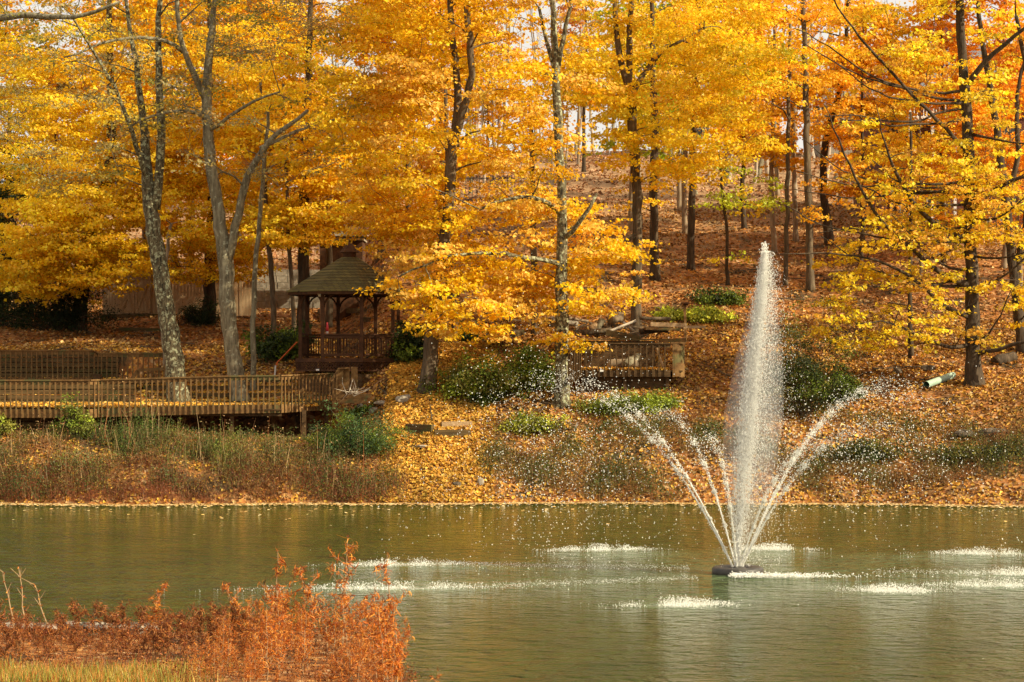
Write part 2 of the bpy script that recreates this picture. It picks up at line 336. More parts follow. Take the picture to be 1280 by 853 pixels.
LANDS = [(-2.84, 6.4), (-1.8, -6.6), (-7.7, 2.2), (-7.8, -3.3), (6.9, 5.2), (6.6, -.2), (5.6, -2.8), (2.9, -3.9), (1.6, 6.6)]
LW = [1.4, 1.5, 2.4, 3.2, 2.0, 2.0, 2.2, 1.2, 1.0]
fo = np.zeros(len(wm.vertices)); cvs = np.empty(len(wm.vertices) * 3, np.float32); wm.vertices.foreach_get('co', cvs); cvs = cvs.reshape(-1, 3)
for (lx, ly), w_ in zip(LANDS, LW):
    for q_, am, sx, sy in ((.98, 1.0, w_ * .5, .55), (.75, .55, w_ * .9, .9), (.5, .4, w_ * .9, .8)):
        dx = cvs[:, 0] - FX - lx * q_; dy = cvs[:, 1] - FY - ly * q_
        fo = np.maximum(fo, am * np.exp(-(dx / sx) ** 2 / 2 - (dy / sy) ** 2 / 2))
for dx0, dy0, sx, sy, am in ((.9, -.9, 1.0, .3, 1), (0, 0, 3.5, 2.0, .55), (0, -.5, 7.5, 3.6, .20)):
    fo = np.maximum(fo, am * np.exp(-((cvs[:, 0] - FX - dx0) / sx) ** 2 / 2 - ((cvs[:, 1] - FY - dy0) / sy) ** 2 / 2))
wm.attributes.new('foam', 'FLOAT', 'POINT').data.foreach_set('value', fo.astype(np.float32))
tag(link(wm, 'pond_water'), 'rippled olive green pond water', kind='structure')

# ------------------------------------------------------------------ leaves
def rn(*s): return R.standard_normal(s)
def unit(v): return v / (np.linalg.norm(v, axis=-1, keepdims=True) + 1e-9)
def leaf_quads(C, Nn, size, aspect=.85, fold=.12):
    n = len(C); t = unit(np.cross(Nn, rn(n, 3))); b = np.cross(Nn, t)
    s = np.broadcast_to(size, (n,))[:, None]
    V = np.stack([C - t * s * .5, C + b * s * aspect * .5 + Nn * s * fold, C + t * s * .5 - Nn * s * fold * .5, C - b * s * aspect * .5 + Nn * s * fold], 1)
    return V.reshape(-1, 3), np.arange(n * 4).reshape(-1, 4)
GOLD, DEEP, ORANGE, YEL = (.88, .575, .016), (.85, .49, .012), (.86, .42, .018), (.88, .64, .03)
OLIVE, PALE, GREENY, PEACH, RUST = (.30, .27, .045), (.44, .34, .11), (.52, .56, .03), (.86, .54, .08), (.42, .15, .03)
def spray(mb, C, Rad, col, dens, size, jitter=.10, droop=.3, thick=.10):
    """leaf tiers: C (n,3) centres, each a drooping ragged plate made of small leaf bunches"""
    for c, r in zip(C, Rad):
        k = max(3, int(9 * r * r)); a = R.uniform(0, 6.28, k); ph = R.uniform(0, 6.28)
        q = np.sqrt(R.random(k)) * r * (1 + .35 * np.sin(3 * a + ph))
        sub = np.stack([c[0] + q * np.cos(a), c[1] + q * np.sin(a), c[2] - droop * q * q / r + rn(k) * r * thick], -1)
        m = max(4, int(1.45 * dens * r * r / k)); S_ = np.repeat(sub, m, 0)
        pts = S_ + rn(len(S_), 3) * np.array([.21, .21, .065]) * min(1.3, .6 + .4 * r)
        outw = unit(pts - c) * np.array([1, 1, 0])
        nn = unit(UP * .62 + outw * .35 + rn(len(pts), 3) * .42)
        base = np.array(col[R.integers(len(col))]) if isinstance(col[0], tuple) else np.array(col)
        t = base * (1 + rn(1) * .10) * np.repeat(1 + rn(k, 1) * .10, m, 0) * (1 + rn(len(pts), 1) * jitter)
        t = t * (1 + rn(len(pts), 3) * .06)
        V, Q = leaf_quads(pts, nn, size * R.uniform(.7, 1.25, len(pts)))
        mb.add(V, Q, tint=t)
        # tint rows must be per face
def fill(regions, D0, rad):
    """clump centres from picture-space ellipses at real depth: (px,py,rx,ry,dD,depth,n[,rad])"""
    out = []; rr = []
    for g in regions:
        px, py, rx, ry, dD, dep, n = g[:7]; r0 = g[7] if len(g) > 7 else rad; tries = 0; here = []
        while len(here) < n and tries < n * 40:
            tries += 1; a = R.uniform(0, 6.28); q = R.random() ** .42
            x = px + rx * q * math.cos(a); y = py + ry * q * math.sin(a); D = D0 + dD + R.uniform(-1, 1) * dep
            p = P(x, y, D)
            if p[2] < zt(p[0], p[1]) + 1.0: continue
            if here and min(np.linalg.norm((p - h) * [1, 1, 2.6]) for h in here) < r0 * (.85 if tries < n * 25 else .5): continue
            here.append(p); rr.append(r0 * R.uniform(.7, 1.25))
        out += here
    return np.array(out), np.array(rr)
def smooth_path(pts, rad, step=.45, wig=.02):
    pts = np.asarray(pts, float); seg = np.linalg.norm(np.diff(pts, axis=0), axis=1); s = np.concatenate([[0], np.cumsum(seg)])
    n = max(4, int(s[-1] / step)); t = np.linspace(0, s[-1], n); o = np.stack([np.interp(t, s, pts[:, i]) for i in range(3)], 1)
    for _ in range(3): o[1:-1] = (o[:-2] + 2 * o[1:-1] + o[2:]) / 4
    r = np.interp(t, s, rad); w = rn(n, 3) * wig; w[0] = w[-1] = 0; o = o + w
    return o, r
def grow(stems, targets, r_tip=.012, kbr=.42, up_bias=.3, sides=5, crooked=.05, twigs=0, tw_len=.7, tw_r=.006, min_z=None):
    """stems: list of (points, radii). Branches leave the stems and climb to every clump centre. Returns MB"""
    mb = MB(); NP = []; NR = []
    for i, (pts, rad) in enumerate(stems):
        o, r = smooth_path(pts, rad)
        if i == 0:
            d = np.linalg.norm(o - o[0], axis=1); r = r * (1 + .55 * np.exp(-d / .35))
        mb.tube(o, r, 10 if i == 0 else 7, rough=.05); 
        NP.append(o[2:]); NR.append(r[2:])
    NP = np.concatenate(NP); NR = np.concatenate(NR)
    if min_z is not None: k = NP[:, 2] > min_z; NP = NP[k]; NR = NR[k]
    if len(targets) == 0: return mb
    base = NP.mean(0); order = np.argsort([np.min(np.linalg.norm(NP - t, axis=1)) for t in targets])
    for ti in order:
        t = targets[ti]; d = t - NP; L = np.linalg.norm(d, axis=1); hor = np.linalg.norm(d[:, :2], axis=1)
        pen = np.maximum(0, hor * up_bias - d[:, 2]) * .9
        i = int(np.argmin(L * (1 + .15 * (NR < .02)) + pen)); a = NP[i]; Lg = L[i]
        if Lg < .15: continue
        r0 = min(NR[i] * .62, .016 + .012 * Lg)
        m = max(4, int(Lg / .45)); u = np.linspace(0, 1, m)[:, None]
        mid = (a + t) / 2 + np.array([0, 0, .12 * Lg]) + rn(3) * crooked * Lg
        o = (1 - u) ** 2 * a + 2 * u * (1 - u) * mid + u * u * t
        if m > 2: o[1:-1] += rn(m - 2, 3) * .035 * min(1, Lg)
        r = np.linspace(r0, r_tip, m); mb.tube(o, r, sides if r0 > .03 else 4, cap=False)
        NP = np.vstack([NP, o[1:]]); NR = np.concatenate([NR, r[1:]])
        for _ in range(twigs):
            q = o[R.integers(max(1, m // 2), m)]; dr = unit(rn(3) * np.array([1, 1, .45]) + np.array([0, 0, .25])); l = tw_len * R.uniform(.5, 1.3)
            k = q + dr * l * .55 + rn(3) * .08 * l; e = q + dr * l + np.array([0, 0, -.1 * l]) + rn(3) * .1 * l
            mb.tube([q, k, e], [tw_r * 1.3, tw_r, tw_r * .5], 3, cap=False)
            dr2 = unit(dr + rn(3) * .5); mb.tube([k, k + dr2 * l * .5], [tw_r * .9, tw_r * .4], 3, cap=False)
    return mb
def tree(name, label, base, stems, regions, col, bark='bark', D=None, rad=1.1, dens=130, size=.15, group=None, twigs=0, bias=.3, cat='tree', **kw):
    """stems in picture coords: [[(px,py,rpx[,dD]),...],...] ; the first starts at the base"""
    g = G(*base) if D is None else np.array([(base[0] - 640) / F * D, D, float(zt((base[0] - 640) / F * D, D))])
    D0 = g[1]; sts = []
    for k, s in enumerate(stems):
        pts = [P(q[0], q[1], D0 + (q[3] if len(q) > 3 else 0)) for q in s]; rd = [q[2] / F * D0 for q in s]
        if k == 0: pts = [g - [0, 0, .25]] + [p for p in pts if p[2] > g[2] + .3]; rd = [rd[0]] + rd[-(len(pts) - 1):]
        sts.append((pts, rd))
    C, rr = fill(regions, D0, rad) if regions else (np.zeros((0, 3)), [])
    t = thing(name, g, label, cat, group)
    mb = grow(sts, C, twigs=twigs, up_bias=bias, **kw)
    part(t, 'trunk', mb, M[bark], True)
    if len(C):
        lb = MB(); spray(lb, C, rr, col, dens, size); part(t, 'crown', lb, M['leaf'])
    return t

# main trees -------------------------------------------------------------------------------------
tree('ash_tree', 'leaning tree with lichen covered bark behind the boardwalk railing, left of the grey forked tree', (224, 505),
     [[(224, 505, 13), (214, 420, 11.5), (203, 360, 10.5), (192, 290, 9.5), (184, 230, 8), (180, 160, 5, .3), (172, 90, 3.5, .6), (160, 20, 2.5, .8), (150, -60, 1.5, 1)],
      [(194, 262, 6.5), (203, 190, 5.5, -.3), (199, 120, 5, -.5), (197, 60, 4, -.6), (200, -20, 3, -.7), (205, -90, 2, -.8)],
      [(184, 225, 3.5), (168, 175, 3, -.8), (150, 120, 2.4, -1.4), (120, 70, 1.8, -2), (90, 20, 1.2, -2.5)]],
     [(80, 110, 130, 130, -1, 2.5, 50), (210, 40, 90, 110, 0, 2.5, 26)], [OLIVE, PALE, PALE, (.46, .36, .06)], 'bark_lichen', D=83.9, rad=.95, dens=62, size=.12, twigs=9, tw_len=1.0)
tree('grey_forked_tree', 'smooth pale grey tree forking into two stems, rising behind the front boardwalk railing', (302, 508),
     [[(302, 508, 11), (290, 440, 10), (284, 380, 10), (283, 330, 9.5), (272, 260, 7.5), (262, 190, 7), (257, 130, 6.5), (262, 60, 5, .3), (268, 0, 3.5, .5), (275, -80, 2, .7)],
      [(284, 332, 6), (298, 270, 5.5, -.4), (308, 225, 5, -.6), (325, 185, 4, -1), (350, 165, 3, -1.4), (385, 138, 2, -1.8)],
      [(257, 125, 4.5), (240, 85, 4, -.3), (225, 60, 3.5, -.5), (222, 10, 3, -.6), (215, -70, 2, -.7)],
      [(258, 148, 3), (245, 137, 2.6, -.5), (222, 134, 2.2, -.9), (195, 140, 1.6, -1.2), (160, 160, 1.1, -1.5)],
      [(229, 65, 3), (210, 48, 2.6, -.8), (170, 45, 2.2, -1.4), (120, 55, 1.5, -2), (80, 72, 1, -2.4)],
      [(325, 185, 2.6, -1), (360, 170, 2, -1.3), (410, 148, 1.3, -1.7), (450, 145, .8, -2)],
      [(258, 165, 2.6), (285, 150, 2.2, -.5), (310, 125, 1.7, -1), (350, 115, 1.2, -1.4)]],
     [(340, 110, 140, 125, -1, 2.5, 52), (300, 10, 100, 60, 0, 2, 16)], [OLIVE, PALE, PALE, (.46, .36, .06), (.52, .34, .1)], 'bark_grey', D=83.9, rad=.95, dens=58, size=.12, twigs=9, tw_len=1.0)
tree('overhanging_tree', 'tree standing past the left edge whose pale limb arches into the top left corner', (-75, 500),
     [[(-75, 500, 12), (-70, 300, 10), (-66, 150, 8), (-64, 40, 6), (-60, -60, 4)],
      [(-66, 90, 5), (-35, 35, 4.6, -.5), (5, 17, 4.4, -.9), (40, 18, 4, -1.1), (80, 24, 3.2, -1.3), (115, 18, 2.4, -1.5), (150, 2, 1.5, -1.8)]],
     [(-10, 100, 75, 110, 0, 2, 24)], [OLIVE, PALE, (.5, .36, .06)], 'bark_grey', D=82.5, rad=.9, dens=30, size=.13, twigs=6, tw_len=1.0)
tree('slender_tree', 'slender straight grey trunk between the grey forked tree and the gazebo', (317, 480),
     [[(317, 480, 3.6), (316, 420, 3.4), (318, 360, 3.2), (322, 300, 3), (330, 220, 2.6), (335, 140, 2)]], [(335, 160, 50, 60, 0, 1.5, 8)], [GOLD, YEL], 'bark_grey', D=85.4, rad=.8, dens=90)
tree('leaning_pale_trunk', 'thin pale leaning trunk just behind the lichen covered tree', (212, 472),
     [[(212, 472, 3.6), (205, 430, 3.4), (203, 380, 3), (206, 330, 2.4), (214, 280, 1.8)]], [(215, 270, 30, 30, 0, 1, 4)], [GOLD], 'bark_tan', D=86.2, rad=.6, dens=80)
tree('maple_tree', 'golden maple with twin upper stems, its base leaning right of the gazebo', (533, 490),
     [[(533, 492, 10.5), (538, 440, 9), (545, 385, 8), (553, 320, 7.5), (560, 260, 7), (566, 190, 7), (568, 165, 7)],
      [(568, 172, 5.5), (575, 110, 5, .3), (566, 60, 4.5, .5), (562, 0, 4, .6), (560, -90, 3, .7)],
      [(568, 172, 6), (582, 130, 5, -.3), (594, 95, 4.6, -.5), (585, 45, 4.5, -.6), (584, -10, 4, -.7), (584, -90, 3, -.8)]],
     [(505, 245, 66, 50, 1.5, 2.5, 26), (570, 40, 110, 100, 0, 3, 40), (475, 150, 60, 60, 1, 2.5, 24), (480, 60, 70, 70, 1, 3, 20), (640, 150, 50, 60, 0, 2.5, 10), (520, -60, 120, 60, 0, 3, 16), (540, -200, 130, 90, 0, 4, 30, 1.5)],
     [GOLD, DEEP, PEACH, GOLD], rad=1.15, dens=135)
tree('maple_tree', 'lichen speckled golden maple in the middle, low leaf tiers hanging beside the gazebo roof', (703, 505),
     [[(703, 508, 9.5), (704, 440, 8.4), (702, 380, 8), (703, 300, 6.5), (702, 240, 5.8), (700, 190, 5.6), (697, 130, 5.5), (694, 70, 4.5), (690, 0, 3.5), (690, -80, 2.5)],
      [(698, 82, 3.5), (706, 40, 3, -.3), (714, 0, 2.5, -.5), (722, -60, 2, -.6)], [(696, 95, 3), (684, 55, 2.6, .3), (674, 10, 2, .5)],
      [(702, 268, 4), (690, 257, 3.4, -.5), (666, 240, 2.8, -1), (640, 246, 2.1, -1.5), (600, 262, 1.5, -2)],
      [(702, 300, 3.6), (718, 290, 3, -.4), (738, 268, 2.6, -.6), (746, 242, 1.5, -.7)],
      [(703, 330, 3.6), (670, 325, 3, -.8), (620, 315, 2.3, -1.6), (560, 318, 1.6, -2.2), (500, 345, 1.0, -2.8)]],
     [(572, 345, 84, 45, -.6, 2, 44, .85), (630, 300, 150, 60, 1.6, 2.0, 46), (740, 350, 40, 40, -.4, 1.6, 10, .75), (670, 350, 60, 50, 1.4, 1.5, 20, .85), (575, 395, 50, 26, -1, 1.5, 10, .7), (600, 395, 80, 25, -1, 1.5, 10, .75), (710, 430, 55, 12, -1.4, .8, 6, .6), (765, 350, 40, 40, -1, 1.5, 8, .75),
      (630, 215, 110, 60, .5, 2.5, 26), (690, 60, 70, 80, 0, 2.5, 10), (680, -150, 110, 120, 0, 4, 26, 1.5)],
     [GOLD, DEEP, PEACH, PEACH, GOLD], 'bark_lichen', rad=1.05, dens=112, size=.16, bias=.12, min_z=6.5)
tree('maple_tree', 'tall maple with clean brown trunk standing at the wood pile behind the overlook deck', (795, 422),
     [[(795, 424, 7.4), (796, 360, 6.7), (797, 290, 6.2), (795, 220, 6), (791, 160, 6), (787, 112, 6)],
      [(787, 118, 4.6), (772, 60, 4), (768, 0, 3), (764, -80, 2)], [(787, 118, 4.6), (786, 50, 4), (791, 0, 3), (795, -80, 2)], [(788, 122, 4), (800, 92, 3.5), (830, 62, 2.5), (880, 35, 1.5)],
      [(797, 292, 3.4), (772, 305, 2.8, -.5), (745, 318, 1.9, -1), (715, 330, 1.2, -1.4)]],
     [(820, 80, 120, 80, 0, 3, 46), (730, 100, 60, 40, -.5, 2, 12), (880, 170, 80, 45, -1, 2.5, 22), (900, 60, 80, 70, 0, 3, 26), (820, 190, 60, 30, -1, 2, 9), (800, -60, 140, 60, 0, 3, 22), (800, -200, 160, 90, 0, 4, 36, 1.5)],
     [GOLD, YEL, YEL, GOLD, (.72, .60, .03), GOLD, YEL], 'bark', rad=1.15, dens=130, bias=.2)
tree('hill_tree', 'dark straight trunk on the slope, just right of the clean brown wood pile trunk', (819, 350),
     [[(819, 352, 6.2), (817, 300, 5.3), (818, 220, 5), (818, 120, 4.5), (815, 40, 3), (815, -60, 2)]], [(800, 20, 70, 80, 0, 2.5, 14), (800, 250, 35, 20, -1.5, 1, 3, .7), (870, 120, 50, 50, 0, 2, 8)], [GOLD, PEACH, DEEP], 'bark_dark', rad=1.2, dens=120)
tree('hill_tree', 'dark trunk on the leafy slope crossed by orange leaves, left of the small greenish sapling', (863, 337),
     [[(863, 339, 4.8), (864, 280, 4.4), (866, 200, 4.2), (870, 100, 3.6), (873, 0, 2.8), (874, -60, 2)]], [(880, 60, 70, 70, 1, 2.5, 14), (870, 200, 25, 15, -1, 1, 2, .7)], [ORANGE, DEEP, GOLD], 'bark_dark', rad=1.2, dens=120)
tree('hill_tree', 'thin grey trunk close behind the dark trunk crossed by orange leaves', (856, 292),
     [[(856, 294, 3.4), (855, 240, 3.2), (857, 180, 3), (858, 90, 2.4), (857, 0, 1.8)]], [(850, 60, 50, 50, 1, 2, 6)], [GOLD, PALE], 'bark_tan', rad=1.1, dens=100)
tree('sapling', 'crooked dark sapling with a greenish yellow crown on the slope left of the fountain plume', (909, 357),
     [[(909, 359, 2.4), (909, 320, 2), (908, 275, 1.9), (902, 230, 1.6), (898, 190, 1.2)]], [(930, 232, 45, 28, -.5, 1.5, 11, .8), (915, 325, 22, 16, -.3, .6, 4, .45)], [GREENY, YEL, GREENY], 'bark_dark', rad=.8, dens=120, bias=.05)
tree('hill_tree', 'slim dark trunk just right of the fountain plume top', (982, 357),
     [[(982, 358, 3), (984, 300, 2.8), (984, 230, 2.7), (986, 120, 2.3), (988, 30, 1.8)]], [(975, 110, 50, 60, 0, 2, 10)], [ORANGE, DEEP], 'bark', rad=1.1, dens=120)
tree('hill_tree', 'straight brown trunk with ivy at its foot, second trunk right of the fountain plume', (1013, 364),
     [[(1013, 366, 5.5), (1012, 320, 4.8), (1011, 250, 4.6), (1008, 160, 4), (1006, 60, 3.2), (1004, -40, 2.4)]], [(990, 50, 70, 75, 0, 2.5, 18), (1010, 250, 20, 25, -1, .8, 3, .6)], [ORANGE, (.86, .47, .02), DEEP], 'bark', rad=1.15, dens=125)
tree('leaning_tree', 'dark bent trunk on the hill below the brick house, leaning to the right', (1038, 306),
     [[(1038, 308, 5.8), (1031, 260, 5.2), (1028, 215, 4.6), (1034, 165, 4.2), (1048, 122, 3.6), (1058, 60, 2.6), (1062, -20, 2)]], [(1060, 110, 60, 60, 0, 2, 14), (1050, 20, 70, 40, 0, 2, 8)], [ORANGE, (.86, .47, .02)], 'bark_dark', rad=1.1, dens=120)
tree('hill_tree', 'thin tan trunk between the two brown trunks right of the fountain plume', (995, 302),
     [[(995, 303, 3.2), (993, 240, 3), (990, 150, 2.4), (990, 60, 1.8)]], [(985, 90, 40, 50, 0, 2, 6)], [ORANGE, GOLD], 'bark_tan', rad=1.1, dens=110)
SW = []
for i in range(20):
    y0 = R.uniform(90, 445); L = R.uniform(90, 235) * (1 if i % 4 else -.5); y1 = y0 - R.uniform(-25, 90); xm = 1212
    SW.append([(xm, y0, R.uniform(1.6, 2.6))] + [(xm - L * u, y0 + (y1 - y0) * u ** 1.7 + 9 * math.sin(u * 3.1) + R.normal() * 5, 1.9 * (1 - .7 * u), -2.2 * u) for u in (.2, .4, .6, .8, 1)])
tree('sweeping_maple', 'dark trunked tree at right, long thin limbs sweeping left with sparse yellow leaves', (1217, 482),
     [[(1217, 484, 11.5), (1216, 440, 9.3), (1215, 380, 8.5), (1213, 300, 8), (1213, 230, 8), (1209, 150, 7), (1204, 80, 6), (1199, 0, 5), (1198, -80, 3)],
      [(1214, 356, 4.4), (1195, 354, 3.8, -.4), (1160, 332, 3.1, -1), (1130, 303, 2.5, -1.5), (1100, 277, 2.1, -2), (1070, 225, 1.7, -2.5), (1050, 180, 1.2, -2.8), (1030, 130, .4, -3)],
      [(1213, 302, 4), (1180, 290, 3.4, -.5), (1145, 262, 2.8, -1.2), (1120, 220, 2.3, -1.8), (1105, 180, 1.1, -2.2), (1095, 130, .4, -2.5)],
      [(1214, 398, 3.4), (1180, 385, 2.8, -.6), (1140, 345, 2.1, -1.4), (1090, 322, 1.5, -2), (1030, 316, 1, -2.6), (975, 318, .6, -3)],
      [(1212, 190, 3), (1180, 160, 2.5, -.6), (1140, 118, 2, -1.2), (1100, 75, 1.8, -1.7), (1060, 30, 1.2, -2.2), (1030, -20, .8, -2.6)],
      [(1215, 430, 3), (1190, 440, 2.4, -.8), (1150, 420, 1.8, -1.6), (1110, 400, 1.2, -2.2), (1070, 405, .8, -2.6)],
      [(1213, 260, 3.6), (1240, 235, 3, -.5), (1275, 225, 2.4, -1), (1310, 200, 1.6, -1.4)],
      [(1215, 445, 3), (1245, 440, 2.6, -.6), (1280, 425, 2, -1), (1320, 415, 1.3, -1.4)],
      [(1206, 110, 4), (1230, 75, 3.2, -.5), (1262, 50, 2.6, -.9), (1300, 20, 2, -1.3)]] + SW,
     [(1150, 180, 110, 120, -.8, 2.2, 70, .62), (1110, 320, 90, 50, -1.2, 1.8, 40, .62), (1110, 400, 100, 35, -1.6, 1.5, 34, .55), (1245, 330, 60, 120, -.5, 1.8, 34, .6), (1180, 250, 90, 60, -1, 2, 60, .6), (1090, 390, 70, 45, -1.8, 1.2, 16, .55), (1250, 200, 60, 110, -.4, 2, 24, .6), (1180, 30, 110, 70, 0, 2.5, 34, .7), (1190, -150, 140, 110, 0, 4, 26, 1.4)],
     [GOLD, YEL, YEL, (.80, .46, .05)], 'bark_dark', rad=.7, dens=105, size=.155, twigs=4, tw_len=.9, bias=0, min_z=5.0)
tree('young_tree', 'thin dark young trunk on the leafy bank left of the dark trunked sweeping tree', (1138, 447),
     [[(1138, 448, 3.4), (1137, 400, 3), (1137, 340, 2.7), (1140, 250, 2.2), (1138, 140, 1.6)]], [(1120, 220, 50, 70, 0, 1.6, 9)], [GOLD, ORANGE], 'bark_dark', rad=.9, dens=100)
tree('edge_tree', 'multi stemmed dark tree cut by the right edge of the view', (1279, 440),
     [[(1279, 440, 7), (1272, 380, 6.4), (1265, 320, 6), (1258, 260, 5.5), (1250, 190, 5), (1240, 120, 4), (1225, 40, 3), (1220, -40, 2)],
      [(1268, 345, 5), (1282, 290, 4.4), (1290, 200, 4), (1284, 90, 3.2), (1270, 20, 2.4)], [(1256, 250, 4), (1275, 200, 3.4), (1268, 130, 2.6), (1285, 60, 2)]],
     [(1270, 120, 60, 140, 0, 2, 16), (1290, 330, 40, 80, 0, 2, 8)], [GOLD, (.78, .3, .02), YEL], 'bark_dark', rad=.9, dens=100, twigs=3)
tree('maple_tree', 'broad golden maple at far left whose lowest tiers hang over the tan shed', (98, 404),
     [[(98, 406, 9), (104, 350, 8.4), (118, 280, 7.6), (140, 200, 6.6), (138, 110, 5), (136, 0, 3), (136, -60, 2)]],
     [(62, 332, 78, 32, -3.2, 2.4, 44, 1.1), (155, 322, 52, 24, -2.6, 2, 20, 1.0), (60, 290, 80, 30, -2.5, 3, 30, 1.15), (110, 245, 105, 40, -2, 3, 46, 1.2), (120, 170, 110, 60, -1, 3.2, 56, 1.25), (90, 80, 90, 60, 0, 3, 34, 1.2), (120, -140, 160, 130, 0, 4, 36, 1.6)],
     [GOLD, YEL, YEL, GOLD], 'bark_dark', D=97, rad=1.15, dens=150, bias=.1)
tree('maple_tree', 'golden maple behind the grey forked tree, its branches over the board fence', (262, 398),
     [[(262, 398, 8), (262, 330, 7.4), (266, 250, 6.6), (262, 150, 5), (262, 40, 3), (262, -60, 2)]],
     [(265, 326, 60, 24, -2, 2.2, 26, 1.0), (285, 270, 85, 45, -1.5, 3, 46, 1.15), (270, 180, 100, 55, -.5, 3, 48, 1.2), (250, 80, 110, 70, 0, 3, 50, 1.2), (280, -140, 150, 130, 0, 4, 36, 1.6)],
     [GOLD, DEEP, GOLD, YEL], 'bark_dark', D=98, rad=1.15, dens=140, bias=.1)
tree('maple_tree', 'golden maple with a thick dark trunk directly behind the left of the gazebo roof', (380, 405),
     [[(380, 407, 7.6), (380, 350, 7.4), (379, 290, 7), (382, 200, 6), (385, 110, 4.6), (388, 0, 3), (388, -60, 2)]],
     [(370, 275, 62, 28, -2.6, 2.2, 34, 1.0), (435, 245, 66, 38, -1.5, 2.5, 30, 1.1), (400, 180, 90, 50, -.5, 3, 46, 1.2), (350, 110, 80, 60, 0, 3, 36, 1.2), (440, 20, 50, 40, 0, 2, 6, 1.0)],
     [GOLD, GOLD, YEL, DEEP], 'bark_dark', D=93.5, rad=1.15, dens=145, bias=.1)
for (bx, by, D, rp, x2, x3, lab) in [(342, 395, 93, 3.4, 334, 328, 'thin brown trunk leaning left, farther behind the slender grey trunk'),
                                (367, 405, 91.5, 2.8, 360, 357, 'thin leaning trunk just left of the thick dark trunk behind the gazebo'),
                                (412, 396, 98, 4.2, 411, 410, 'dark trunk behind the gazebo posts'),
                                (567, 412, 88, 4.6, 565, 560, 'short stout trunk right of the leaning maple base beyond the gazebo'),
                                (668, 408, 90, 4.4, 667, 665, 'straight tan trunk behind the wooden footbridge')]:
    tree('understory_tree', lab, (bx, by), [[(bx, by, rp), ((bx + x2) / 2, by - 60, rp * .95), (x2, by - 120, rp * .85), (x3, by - 200, rp * .7), (x3 - 3, by - 300, rp * .5)]],
         [(x3, by - 230, 45, 50, 0, 1.6, 9)], [GOLD, YEL, DEEP], 'bark', D=D, rad=.95, dens=110)

# background woodland: prototypes copied ---------------------------------------------------------
def copy_thing(src, loc, rz, sc, label=None):
    c = src.copy(); COL.objects.link(c); c.location = [float(v) for v in loc]; c.rotation_euler = (0, 0, rz); c.scale = (sc,) * 3
    if label: c['label'] = label
    for ch in src.children:
        d = ch.copy(); COL.objects.link(d); d.parent = c
    return c
def proto(h, crown0, rcrown, n, col, bark, dens=70, size=.24, name='woodland_tree', r0=.17):
    z = np.linspace(0, h, 9); pts = np.stack([np.cumsum(rn(9) * .12), np.cumsum(rn(9) * .12), z - .3], 1); pts[0, :2] = 0
    rad = np.linspace(r0, .03, 9)
    C = []; 
    while len(C) < n:
        a = R.uniform(0, 6.28); t = R.random(); q = math.sqrt(R.random()) * rcrown * (1 - .55 * t) * min(1, .45 + t * 3)
        C.append([q * math.cos(a), q * math.sin(a), h * (crown0 + (1 - crown0) * t)])
    C = np.array(C) if n else np.zeros((0, 3))
    t = thing(name, (0, 0, 0), 'x', 'tree')
    mb = grow([(pts, rad)], C, min_z=h * crown0 * .7, twigs=2 if n else 0, tw_r=.01)
    if not n:
        for _ in range(9):
            i = R.integers(4, 8); p = pts[i]; d = unit(rn(3) * [1, 1, .3] + [0, 0, .9]); L = R.uniform(1, 3)
            mb.tube([p, p + d * L * .5 + rn(3) * .1, p + d * L], [rad[i] * .5, .02, .008], 4, cap=False)
    part(t, 'trunk', mb, M[bark], True)
    if n:
        lb = MB(); spray(lb, C, R.uniform(1.0, 1.6, n), col, dens, size); part(t, 'crown', lb, M['leaf_far'])
    return t
kinds = [([GOLD, DEEP, GOLD], 'golden leaved woodland tree'), ([ORANGE, (.86, .46, .02)], 'orange leaved woodland tree'), ([YEL, GOLD, GREENY], 'yellow leaved woodland tree'), ([PEACH, PALE, (.7, .3, .06)], 'peach leaved woodland tree')]
protos = []
for i, (c, l) in enumerate(kinds):
    for v in range(2):
        protos.append((proto(R.uniform(15, 18), .28, 3.6, 54, c, ['bark', 'bark_dark', 'bark_tan'][(i + v) % 3]), l, i))
used = set()
def put(k, x, D, sc, label, group):
    src, l, i = protos[k]; rz = R.uniform(0, 6.28); loc = (x, D, float(zt(x, D)))
    if k in used: o = copy_thing(src, loc, rz, sc)
    else: o = src; used.add(k); o.location = loc; o.rotation_euler = (0, 0, rz); o.scale = (sc,) * 3
    o['label'] = label; o['group'] = group; return o
# (px, D, kind, scale)
rows = [(-60, 104, 0, 1), (15, 112, 0, 1.0), (190, 112, 0, 1.1), (130, 125, 3, 1.0), (240, 118, 1, 1.1), (320, 112, 0, 1.1), (300, 130, 2, 1.1), (375, 122, 1, .9), (475, 108, 0, .9),
        (510, 116, 1, 1.1), (555, 106, 0, .9), (790, 116, 4, .95), (850, 126, 4, .9), (905, 138, 5, .9), (930, 116, 2, .85), (968, 108, 3, .85),
        (1075, 104, 2, .72), (1330, 106, 3, 1), (1180, 104, 2, .74), (1255, 103, 3, .8), (1120, 108, 1, .7), (1150, 98, 3, .62), (1215, 96, 2, .6), (1275, 98, 3, .62), (1050, 128, 3, .8), (70, 118, 6, .8), (525, 150, 3, 1.1), (200, 145, 2, 1.1), (320, 150, 3, 1.1), (830, 160, 3, 1.0), (730, 150, 7, .8), (610, 150, 6, .7)]
